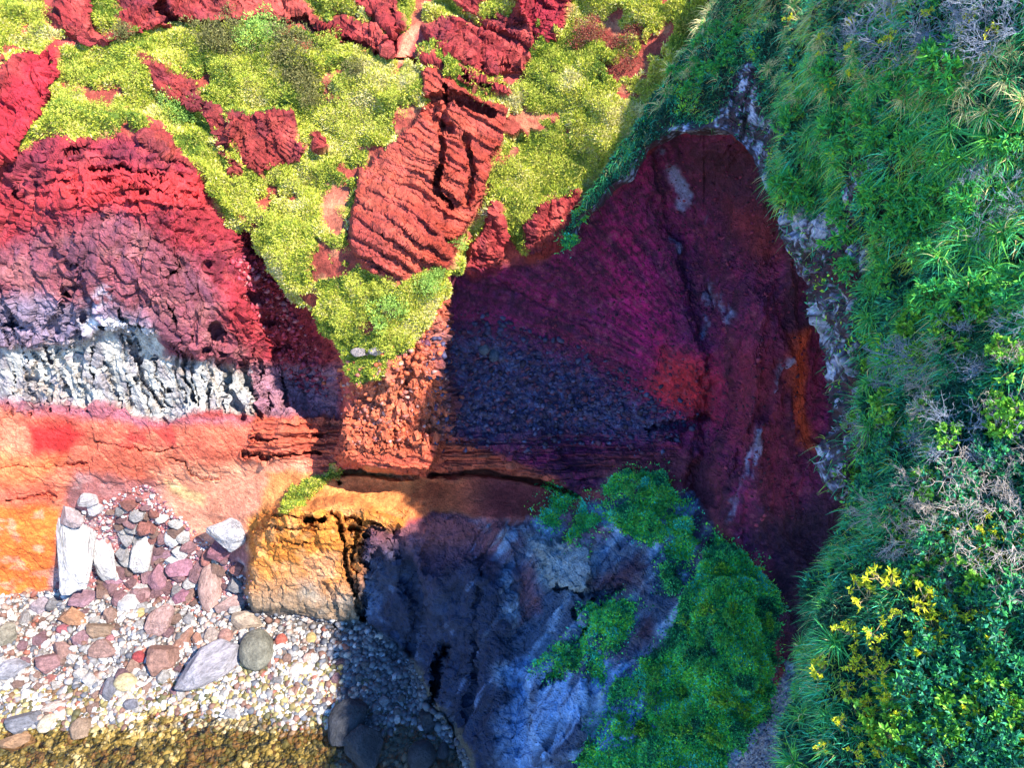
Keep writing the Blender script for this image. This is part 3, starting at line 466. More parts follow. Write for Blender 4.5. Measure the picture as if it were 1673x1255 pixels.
def scatter(G, Nn, w, n):
    A = np.linalg.norm(np.cross(G[1:, :-1] - G[:-1, :-1], G[:-1, 1:] - G[:-1, :-1]), axis=-1); p = (A*w[:-1, :-1]).ravel(); p /= p.sum()
    k = rng.choice(len(p), n, p=p); i, j = np.divmod(k, G.shape[1] - 1); a = rng.random((n, 1)); b = rng.random((n, 1))
    P = G[i, j]*(1 - a)*(1 - b) + G[i + 1, j]*a*(1 - b) + G[i, j + 1]*(1 - a)*b + G[i + 1, j + 1]*a*b
    return P, Nn[i, j], i, j
def palette(n, cols, wts, P=None, scale=1.5, seed=0, jit=.25):
    cols = np.array(cols); wts = np.array(wts, float); wts /= wts.sum(); x = rng.random(n)
    if P is not None: x = np.clip(.5 + .9*fbm(P, scale, 3, seed) + .22*rng.normal(size=n), 0, .9999)
    k = np.searchsorted(np.cumsum(wts), x).clip(0, len(cols) - 1)
    return cols[k]*(1 + jit*rng.uniform(-1, 1, (n, 1)))
UP = np.array([0, 0, 1.])
# sunlit scrub on the far slopes
wv_ = veg*((GU > -120) & (GU < 1250) & (GV > -90) & (GV < 850)); n = 560000
P, Nn, i_, j_ = scatter(FP, FN, wv_, n)
c_ = palette(n, [(.12,.19,.025),(.32,.37,.04),(.50,.51,.06),(.58,.54,.14),(.60,.54,.28)], [.2,.28,.28,.17,.07], P, 1.3, 401, .35)
V_, F_, cc = joinm([leaves(P - Nn*.05, Nn*.7 + UP*.3 + rng.normal(size=(n, 3))*.65, rng.uniform(.09, .23, n), rng.uniform(.035, .085, n), c_)])
tag(link('slope_scrub', mesh_np('slope_scrub', V_, F_, M_LEAF, cc, False)), 'low yellow green scrub and grass covering the sunlit slopes', 'scrub', kind='stuff')
# shaded plants on the buttress
fr2_ = np.zeros(SH)
for p in VEGB: fr2_ = np.maximum(fr2_, pm(p, 26, 2.2))
wb = np.maximum(vegb, .16*fr2_)*((GU > 820) & (GU < 1320)); n = 170000
P, Nn, i_, j_ = scatter(FP, FN, wb, n)
c_ = palette(n, [(.02,.15,.08),(.06,.46,.17),(.11,.64,.12),(.28,.66,.06),(.08,.62,.42)], [.16,.24,.24,.22,.14], P, .9, 402, .4)
V_, F_, cc = leaves(P, Nn*.6 + UP*.3 + rng.normal(size=(n, 3))*.7, rng.uniform(.07, .2, n), rng.uniform(.04, .10, n), c_)
tag(link('creeping_greenery', mesh_np('creeping_greenery', V_, F_, M_LEAF, cc, False)), 'green creeping plants over the shaded blue grey buttress', 'ground cover', kind='stuff')
# grass and leaves of the near cliff
vis = inr & (PU > 820) & (PU < 1730) & (PV > -50) & (PV < 1330)
wn = (1 - rockm*.93)*vis*(.25 + .75*sstep(9, 30, rowi)); dens = 1/np.maximum(PD, 8)**1.2
nbl = 70000; P, Nn, i_, j_ = scatter(NG, nN, wn*dens*(.12 + sstep(-.15, .25, fl2)), nbl); pu, pv, pd = project(P)
c_ = palette(nbl, [(.02,.15,.06),(.05,.42,.13),(.07,.54,.30),(.17,.56,.07),(.40,.56,.07)], [.38,.27,.17,.11,.07], P, 1.0, 403)
dry = (rng.random(nbl) < .08 + .42*sstep(330, 0, pv)*sstep(-.3, .3, fbm(P, 1.3, 3, 407))) ; c_[dry] = np.array([.64,.54,.24])*rng.uniform(.6, 1.2, (dry.sum(), 1))
tang = np.array([-.4, -.25, .1])
B1 = blades(P, Nn*.55 + UP*.55 + tang*.4 + rng.normal(size=(nbl, 3))*.42, rng.uniform(.22, .62, nbl), rng.uniform(.012, .03, nbl), c_, .7)
nle = 130000; P, Nn, i_, j_ = scatter(NG, nN, wn*dens*(.2 + sstep(.15, -.25, fl2)), nle)
c_ = palette(nle, [(.012,.08,.05),(.03,.22,.14),(.05,.46,.26),(.11,.54,.08),(.30,.58,.05)], [.42,.25,.15,.12,.06], P, .9, 404)
B2 = leaves(P, Nn*.7 + UP*.2 + rng.normal(size=(nle, 3))*.7, rng.uniform(.08, .24, nle), rng.uniform(.035, .10, nle), c_)
V_, F_, cc = joinm([B1, B2])
tag(link('cliff_grass', mesh_np('cliff_grass', V_, F_, M_LEAF, cc, False)), 'dense green grass and leaves clothing the near cliff', 'grass', kind='stuff')

# ------------------------------------------------------------------ single plants: prototypes
def proto_tuft(seed, straw=0.):
    global rng; keep = rng; rng = np.random.default_rng(seed); n = 170
    a = rng.uniform(0, 2*np.pi, n); t = rng.uniform(.15, 1.1, n); D = np.stack([np.cos(a)*t, np.sin(a)*t, np.ones(n)], 1)
    c = palette(n, [(.03,.26,.07),(.06,.44,.12),(.16,.5,.06),(.72,.60,.28)], [.3, .4, .3 - .1*straw, .02 + straw])
    m = mesh_np('grass_tuft', *blades(rng.normal(size=(n, 3))*.05, D, rng.uniform(.6, 1.15, n), rng.uniform(.014, .03, n), c, .75, 6)[:2], M_LEAF, np.repeat(c, 14, 0), False); rng = keep; return m
def tube(P0_, P1_, r0, r1, c):
    """three sided tubes"""
    n = len(P0_); D = unit(P1_ - P0_); s = unit(np.cross(D, np.array([.3, .5, .81]))); t = np.cross(D, s); V = []
    for (P, r) in ((P0_, r0), (P1_, r1)):
        for k in range(3):
            a = k*2.0944; V.append(P + (s*math.cos(a) + t*math.sin(a))*r[:, None])
    V = np.stack(V, 1).reshape(-1, 3); b = np.arange(n)[:, None]*6; Fq = np.concatenate([np.stack([b + k, b + (k + 1) % 3, b + 3 + (k + 1) % 3, b + 3 + k], -1)[:, 0] for k in range(3)])
    return V, Fq, np.repeat(c, 6, 0)
def branchy(seed, depth=4, spread=.55, n0=7, L0=.45, r0=.02, colr=(.42, .38, .36)):
    r = np.random.default_rng(seed); A, B, ra, rb = [], [], [], []; tips = []
    def go(p, d, L, rad, k):
        q = p; 
        for s_ in range(2):
            e = q + d*L*.5; A.append(q); B.append(e); ra.append(rad*(1 - .15*s_)); rb.append(rad*(.85 - .15*s_)); q = e; d = d + r.normal(size=3)*.16; d /= np.linalg.norm(d)
        if k == 0: tips.append((q, d)); return
        for _ in range(r.integers(2, 4)):
            nd_ = d + r.normal(size=3)*spread + np.array([0, 0, .12]); nd_ /= np.linalg.norm(nd_); go(q, nd_, L*r.uniform(.6, .85), rad*.66, k - 1)
    for _ in range(n0):
        a = r.uniform(0, 6.28); d = np.array([math.cos(a)*.7, math.sin(a)*.7, r.uniform(.5, 1.1)]); d /= np.linalg.norm(d); go(np.array([0, 0, -.05]), d, L0*r.uniform(.7, 1.1), r0, depth)
    A, B = np.array(A), np.array(B); c = np.array(colr)*r.uniform(.7, 1.2, (len(A), 1))
    return tube(A, B, np.array(ra), np.array(rb), c), tips
def proto_dead(seed, colr): 
    (v, f, c), _ = branchy(seed, 4, .55, 6, .34, .016, colr); return mesh_np('bare_shrub', v, f, M_TWIG, c)
def proto_leafy(seed, cols, nl=7, L=.2, Wd=.1, depth=2, n0=5, twig=(.16, .12, .06), L0=.3):
    global rng; (v, f, c), tips = branchy(seed, depth, .6, n0, L0, .013, twig); keep = rng; rng = np.random.default_rng(seed)
    T = np.repeat(np.array([t[0] for t in tips]), nl, 0); Dt = np.repeat(np.array([t[1] for t in tips]), nl, 0); n = len(T)
    cl = palette(n, cols, np.ones(len(cols)), jit=.2)
    lv = leaves(T + rng.normal(size=(n, 3))*.02, Dt*.5 + rng.normal(size=(n, 3))*.75 + UP*.2, rng.uniform(.7, 1.2, n)*L, rng.uniform(.8, 1.2, n)*Wd, cl); rng = keep
    return mesh_np('stems', v, f, M_TWIG, c), mesh_np('foliage', *lv[:2], M_LEAF, lv[2], False)
def put(name, meshes, P, Nv, scale, label, cat, group, upmix=.5, rot=None):
    """one plant: a mesh of its own, or an Empty with stems and foliage"""
    if len(meshes) == 1: o = bpy.data.objects.new(name, meshes[0])
    else: o = bpy.data.objects.new(name, None); o.empty_display_size = .2
    C.objects.link(o); o.location = P
    ax = Vector(Nv)*(1 - upmix) + Vector((0, 0, 1))*upmix; q = ax.to_track_quat('Z', 'Y'); o.rotation_mode = 'QUATERNION'
    o.rotation_quaternion = q @ Matrix.Rotation(random.uniform(0, 6.28) if rot is None else rot, 3, 'Z').to_quaternion(); o.scale = (scale,)*3 if np.isscalar(scale) else scale
    if len(meshes) > 1:
        for nm, me in zip(('stems', 'foliage'), meshes): link(nm, me, o)
    return tag(o, label, cat, group)
KU, KV = PU[10:10 + NS2], PV[10:10 + NS2]; KP = NG[10:10 + NS2]; KN = nN[10:10 + NS2]
def near_at(u, v):
    m = (KU - u)**2 + (KV - v)**2; k = m.argmin(); i, j = divmod(k, KU.shape[1]); return KP[i, j], KN[i, j], math.sqrt(m[i, j])
def poisson(region, n, rmin):
    pts = []; p = np.array(region); lo = p.min(0); hi = p.max(0); tries = 0
    while len(pts) < n and tries < 6000:
        tries += 1; q = (random.uniform(lo[0], hi[0]), random.uniform(lo[1], hi[1]))
        if sdf(region, np.array([q[0]]), np.array([q[1]]))[0] < 0: continue
        if all((q[0] - a)**2 + (q[1] - b)**2 > rmin**2 for a, b in pts): pts.append(q)
    return pts
TUFT = [proto_tuft(500 + k) for k in range(5)]; STRAW = [proto_tuft(520 + k, 1.5) for k in range(3)]
DEAD = [proto_dead(530 + k, (.24, .27, .35)) for k in range(5)]; PALE = [proto_dead(540 + k, (.46, .39, .35)) for k in range(3)]
YEL = [proto_leafy(550 + k, [(.56,.55,.02),(.70,.64,.03),(.40,.52,.03)], 9, .105, .045, 1, 5, (.4, .3, .15), .22) for k in range(4)]
LIME = [proto_leafy(560 + k, [(.14,.38,.03),(.22,.46,.04),(.08,.28,.03)], 6, .13, .10, 2, 5) for k in range(3)]
DARK = [proto_leafy(570 + k, [(.015,.12,.08),(.035,.28,.15),(.07,.40,.10)], 9, .12, .06, 2, 7) for k in range(5)]
FERN = [proto_leafy(580 + k, [(.03,.28,.09),(.05,.36,.07),(.12,.42,.05)], 10, .14, .045, 2, 7, (.08, .1, .04), .26) for k in range(4)]
def fill(region, n, rmin, protos, name, label, cat, group, s0, s1, upmix=.4, lift=0.):
    for (u, v) in poisson(region, n, rmin):
        P, Nv, dpx = near_at(u, v)
        if dpx > 14: continue
        me = random.choice(protos); put(name, me if isinstance(me, tuple) else (me,), P + Nv*lift, Nv, random.uniform(s0, s1), label, cat, group, upmix)
Z_RIM = [(1380,860),(1420,720),(1405,480),(1440,420),(1480,560),(1450,760),(1400,950),(1370,1100),(1340,1255),(1295,1255),(1310,1080),(1340,960)]
fill(Z_RIM, 42, 30, TUFT, 'grass_tuft', 'drooping green grass tuft hanging over the cave edge of the near cliff', 'grass', 'grass tufts along the cave edge', .7, 1.15)
fill([(1270,300),(1290,130),(1400,90),(1600,150),(1673,200),(1673,340),(1560,300),(1440,240),(1330,300)], 40, 36, TUFT, 'grass_tuft', 'arching green grass tuft on the upper near cliff below the lavender twigs', 'grass', 'grass tufts of the upper cliff', .7, 1.1)
fill([(1480,380),(1600,330),(1673,330),(1673,450),(1620,520),(1520,520)], 10, 34, TUFT, 'grass_tuft', 'large glossy grass tuft among bare shrubs midway up the near cliff', 'grass', 'grass tufts halfway up the cliff', 1., 1.4)
fill([(1230,60),(1300,0),(1350,60),(1673,80),(1673,200),(1450,170),(1300,220)], 34, 26, STRAW, 'dry_grass_tuft', 'straw coloured grass tuft near the top of the near cliff', 'grass', 'straw tufts near the cliff top', .6, 1.)
fill([(1030,180),(1090,40),(1180,-10),(1130,130),(1060,200)], 16, 22, STRAW, 'dry_grass_tuft', 'feathery straw tuft on the ridge left of the cave arch', 'grass', 'straw tufts on the ridge', .8, 1.3)
fill([(1330,-20),(1673,-20),(1673,60),(1540,90),(1420,110),(1350,80)], 22, 34, DEAD, 'bare_shrub', 'leafless lavender grey shrub at the top of the near cliff', 'shrub', 'bare shrubs at the cliff top', .7, 1.2)
fill([(1560,260),(1673,220),(1673,360),(1580,400)], 8, 32, DEAD, 'bare_shrub', 'leafless blue grey shrub above the glossy grass tufts', 'shrub', 'bare shrubs above the glossy tufts', .6, 1.)
fill([(1440,600),(1520,540),(1673,520),(1673,720),(1600,760),(1480,760),(1430,700)], 24, 34, DEAD, 'bare_shrub', 'leafless blue grey shrub in the thicket on the middle of the near cliff', 'shrub', 'bare shrubs of the middle thicket', .7, 1.25, .4, .08)
fill([(1420,830),(1600,740),(1673,740),(1673,1000),(1560,960),(1450,960)], 24, 36, PALE, 'bare_shrub', 'pale sunbleached branching shrub above the yellow leaved plants', 'shrub', 'bleached shrubs above the yellow plants', .7, 1.15, .4, .1)
fill([(1530,560),(1640,540),(1640,640),(1500,680)], 7, 36, PALE, 'bare_shrub', 'pale forked dead shrub standing out of the blue grey thicket', 'shrub', 'pale shrubs in the thicket', .7, 1.1, .4, .15)
fill([(1350,1090),(1440,1060),(1500,1100),(1480,1255),(1360,1255)], 14, 40, YEL, 'yellow_leaved_plant', 'bright yellow leaved plant low on the near cliff', 'plant', 'yellow plants low on the cliff', .6, 1.0, .4, .12)
fill([(1400,980),(1560,960),(1560,1050),(1400,1060)], 9, 34, YEL, 'yellow_leaved_plant', 'spiky golden leaf rosette amid the bleached branches', 'plant', 'golden rosettes amid the branches', .9, 1.4, .4, .15)
fill([(1560,860),(1673,830),(1673,960),(1580,960)], 12, 28, YEL, 'yellow_leaved_plant', 'small yellow leaved plant among bleached twigs above the golden rosettes', 'plant', 'small yellow plants above the rosettes', .5, .85, .4, .15)
fill([(1290,40),(1420,10),(1620,0),(1640,60),(1500,80),(1390,150)], 16, 34, YEL, 'yellow_flower_head', 'lime yellow flower head above the lavender twigs', 'plant', 'lime yellow flower heads', .4, .65, .5, .25)
fill([(1270,300),(1330,260),(1400,300),(1390,350),(1290,340)], 12, 24, FERN, 'fern_clump', 'feathery green fern clump above the pale rock of the cave rim', 'fern', 'ferns above the cave rim', .8, 1.2)
fill([(1420,330),(1560,260),(1540,360),(1440,420)], 14, 30, FERN, 'fern_clump', 'feathery bright green fern clump right of the dark rock hollow', 'fern', 'ferns beside the rock hollow', .8, 1.3)
fill([(1520,1000),(1673,960),(1673,1255),(1500,1255)], 48, 30, DARK, 'broadleaf_shrub', 'dark teal broad leaved shrub in the lower corner of the near cliff', 'shrub', 'dark shrubs at the cliff foot', .8, 1.4)
fill([(1430,740),(1673,720),(1673,960),(1420,960)], 34, 34, DARK, 'broadleaf_shrub', 'dark teal broad leaved shrub under the bleached branches', 'shrub', 'dark shrubs under the branches', .7, 1.2)
fill([(1440,1000),(1640,960),(1660,1240),(1420,1240)], 26, 34, YEL, 'yellow_leaved_plant', 'yellow leaved plant scattered among the dark shrubs at the cliff foot', 'plant', 'yellow plants among dark shrubs', .4, .8, .4, .25)
fill([(1300,560),(1673,480),(1673,900),(1420,980)], 22, 40, LIME, 'lime_leaved_plant', 'lime green leafy plant scattered through the middle thicket', 'plant', 'lime plants of the middle thicket', .6, 1.2, .4, .1)
fill([(1300,120),(1640,80),(1660,500),(1440,520),(1300,330)], 26, 44, FERN, 'leafy_shrub', 'rounded leafy green shrub on the upper half of the near cliff', 'shrub', 'leafy shrubs of the upper cliff', .9, 1.7, .4, .05)
fill([(1400,1180),(1560,1160),(1640,1080),(1660,1180),(1500,1250)], 14, 28, LIME, 'lime_leaved_plant', 'lime green leafy plant beside the yellow plants', 'plant', 'lime plants beside the yellow ones', .7, 1.1, .4, .15)
fill([(1090,170),(1180,120),(1200,30),(1130,60)], 12, 28, FERN, 'fern_clump', 'low green fern clump on the slope above the cave arch', 'fern', 'ferns above the cave arch', .8, 1.2)

# shrubs on the sunlit slope
def proto_bush(seed, cols, n=1000):
    global rng; keep = rng; rng = np.random.default_rng(seed); c0 = rng.normal(size=(14, 3))*np.array([.5, .5, .28]) + np.array([0, 0, .35]); k = rng.integers(0, 14, n); o = unit(rng.normal(size=(n, 3)))
    P = c0[k] + o*rng.uniform(.2, .42, (n, 1)); c = palette(n, cols, np.ones(len(cols))); lv = leaves(P, o + UP*.3 + rng.normal(size=(n, 3))*.4, rng.uniform(.09, .19, n), rng.uniform(.04, .085, n), c); rng = keep
    (v, f, tc_), _ = branchy(seed, 2, .6, 6, .35, .03, (.12, .09, .06)); return mesh_np('stems', v, f, M_TWIG, tc_), mesh_np('foliage', *lv[:2], M_LEAF, lv[2], False)
OL = [proto_bush(600 + k, [(.10,.10,.03),(.15,.15,.04),(.20,.18,.06)]) for k in range(3)]
GR = [proto_bush(610 + k, [(.16,.30,.05),(.26,.42,.08),(.32,.48,.10)]) for k in range(3)]
RD = [proto_bush(620 + k, [(.22,.03,.03),(.30,.08,.05),(.20,.10,.05)]) for k in range(2)]
YG = [proto_bush(630 + k, [(.24,.32,.03),(.42,.45,.05),(.54,.54,.09)], 620) for k in range(4)]
def bush(u, v, protos, s, name, label, group=None):
    P, Nv = surf(u, v); put(name, random.choice(protos), P, Nv, s, label, 'shrub', group, .6)
for q, (u, v, s) in enumerate([(362,62,1.0),(378,82,.9),(350,88,.9),(372,100,.8),(386,66,.7)]): bush(u, v, OL, s, 'olive_shrub', 'dark olive shrub of the left clump under the red crest', 'left clump of olive shrubs')
for u, v, s in [(470,85,.9),(485,105,.9),(498,130,.9),(505,155,.8),(460,110,.8),(478,140,.8),(512,175,.7)]: bush(u, v, OL, s, 'olive_shrub', 'dark olive shrub in the trailing band right of the left clump', 'trailing band of olive shrubs')
for u, v, s in [(205,62,.6),(592,135,.7),(510,300,.5)]: bush(u, v, OL, s, 'olive_shrub', {205: 'small dark olive shrub below the crimson crest', 592: 'lone olive shrub left of the orange path', 510: 'small olive shrub under the red outcrop'}[u])
for u, v, s in [(430,60,.9),(448,75,.8),(415,80,.8)]: bush(u, v, GR, s, 'green_shrub', 'fresh green shrub between the two olive clumps', 'fresh green shrubs between olive clumps')
for u, v, s in [(276,172,.7),(290,180,.7),(300,192,.6)]: bush(u, v, GR, s, 'green_shrub', 'bright green shrub patch under the long red dike', 'green shrubs under the red dike')
for u, v, s in [(950,58,.7),(968,60,.7),(962,80,.6)]: bush(u, v, RD, s, 'russet_shrub', 'russet leaved shrub on the knoll beside the crimson hollow', 'russet shrubs on the knoll')
for u, v, s in [(1022,80,.6),(1030,105,.55),(1040,62,.5)]: bush(u, v, RD, s, 'russet_shrub', 'russet leaved shrub on the ridge right of the knoll', 'russet shrubs on the ridge')
for reg, n, lab, grp in [([(40,235),(100,140),(160,80),(230,100),(300,200),(290,235),(235,205),(170,225)], 32, 'yellow green scrub bush on the slope just above the crimson mound', 'scrub bushes above the mound'),
 ([(310,60),(460,40),(640,110),(680,140),(630,235),(580,290),(500,205),(380,180),(345,130)], 45, 'yellow green scrub bush between the red dike and the layered slab', 'scrub bushes between dike and slab'),
 ([(345,290),(400,290),(560,280),(575,400),(640,470),(690,450),(690,520),(640,570),(590,580),(500,480)], 45, 'yellow green scrub bush on the wedge narrowing below the red outcrop', 'scrub bushes of the wedge'),
 ([(835,170),(900,60),(1010,30),(1010,220),(950,310),(890,390),(840,390),(800,310)], 50, 'yellow green scrub bush between the slab and the cave', 'scrub bushes beside the cave'),
 ([(0,10),(70,10),(90,70),(30,105),(0,110)], 10, 'yellow green scrub bush in the top corner above the crimson rock', 'scrub bushes of the top corner'), ([(480,0),(690,0),(640,45),(560,35)], 12, 'yellow green scrub bush on the ledge beside the orange path', 'scrub bushes by the path')]:
    for (u, v) in poisson(reg, int(n*.7), 17):
        if veg[int((v - vsx[0])/STEP), int((u - us[0])/STEP)] > .4: bush(u, v, YG, random.uniform(.28, .6), 'scrub_bush', lab, grp)
for u, v, s, l in [(625,530,.7,'yellow green shrub filling the tip of the wedge slope'),(690,470,.6,'yellow green shrub at the right edge of the wedge slope'),(715,450,.5,'small green shrub under the layered red slab'),(640,510,.7,'pale yellow green shrub just above the wedge tip'),(745,400,.5,'green shrub in the gully right of the slab')]: bush(u, v, GR, s, 'green_shrub', l)
for u, v, s, l in [(920,388,.55,'green shrub clinging alone to the shaded cave lip'),(1045,815,.9,'rounded teal shrub on top of the shaded buttress'),(1085,840,.8,'rounded green shrub right of the buttress top'),(955,850,.6,'green shrub left of the buttress top')]: bush(u, v, FERN, s*1.4, 'green_shrub', l)

for (u, v) in poisson([(1165,900),(1230,950),(1255,1040),(1240,1130),(1190,1220),(1050,1250),(1000,1180),(1090,1080),(1120,1000)], 26, 24):
    bush(u, v, random.choice([FERN, LIME]), random.uniform(.6, 1.1), 'leafy_shrub', 'small leafy green shrub in the cascade of greenery down the shaded buttress', 'leafy shrubs of the buttress cascade')
for (u, v) in poisson([(1000,800),(1050,780),(1100,785),(1120,880),(1060,890)], 8, 20): bush(u, v, FERN, random.uniform(.5, .9), 'leafy_shrub', 'small leafy green shrub on the crown of the shaded buttress', 'leafy shrubs on the buttress crown')
# ------------------------------------------------------------------ stones
def stone_mesh(seed, angular=.5, sub=3, slab=False):
    bm = bmesh.new(); bmesh.ops.create_icosphere(bm, subdivisions=sub, radius=1.); me = bpy.data.meshes.new('stone'); r = np.random.default_rng(seed)
    V = np.array([v.co[:] for v in bm.verts])
    if slab: V = np.sign(V)*np.abs(V)**.34; V *= (1 + .16*V[:, [1, 2, 0]]*r.uniform(-1, 1, 3))
    for _ in range(int(4 + 11*angular)):
        n_ = unit(r.normal(size=3)); h = r.uniform(.5, .85)*(1.35 if slab else 1) if angular > .3 else r.uniform(.82, .97); dd_ = V @ n_; V = V - np.clip(dd_ - h, 0, None)[:, None]*n_*min(1., .6 + .5*angular)
    V *= (1 + (.10 - .02*angular)*fbm(V, .9, 3, seed) + .035*fbm(V, .25, 3, seed + 5))[:, None]
    if slab: g = fbm(V, .28, 3, seed + 9, .5, (1, .18, 1)); V[:, 2] -= .10*(np.abs(g) < .05)*(V[:, 2] > 0); V[:, 2] += .05*g; V *= (1 + .05*fbm(V, .45, 3, seed + 11))[:, None]
    V -= (V.max(0) + V.min(0))/2; V /= (V.max(0) - V.min(0))/2
    for v, p in zip(bm.verts, V): v.co = p
    for f in bm.faces: f.smooth = angular < .9 and not slab
    bm.to_mesh(me); bm.free(); me.materials.append(M_ROCK); return me
ANG = [stone_mesh(700 + k, 1., 4) for k in range(9)]; RND = [stone_mesh(720 + k, .1) for k in range(6)]; MID = [stone_mesh(740 + k, .78, 4) for k in range(7)]; SLAB = [stone_mesh(760 + k, .5, 5, True) for k in range(4)]
def stone(u, v, w, h, rot, colr, label, group=None, kind='MID', name='boulder', cat='boulder', thick=.62, sink=.2, lean=.45):
    P, Nv = surf(u, v); dep = float(project(P)[2]); m = dep/F
    view = Vector((np.array([0, 0, CZ]) - P)/np.linalg.norm(np.array([0, 0, CZ]) - P)); z = (Vector(Nv)*(1 - lean) + view*lean + Vector((0, 0, .3))).normalized()
    x = Vector((1, 0, 0)); x = (x - z*x.dot(z)).normalized(); y = z.cross(x); Mx = Matrix((x, y, z)).transposed() @ Matrix.Rotation(R_(rot), 3, 'Z')
    a, b = w*m/2, h*m/2; c = thick*min(a, b)*1.15
    o = bpy.data.objects.new(name, random.choice({'ANG': ANG, 'RND': RND, 'MID': MID, 'SLAB': SLAB}[kind])); C.objects.link(o)
    o.rotation_euler = Mx.to_euler(); o.scale = (a, b, c); o.location = Vector(P) + z*c*(1 - 2*sink); lum = sum(colr)/3; o.color = tuple((x*.7 + lum*.3*(1.1, .97, .93)[q])*.72 for q, x in enumerate(colr)) + (1,)
    return tag(o, label, cat, group)
WHT, PUR, BRN = (.47, .47, .50), (.30, .12, .18), (.36, .17, .13)
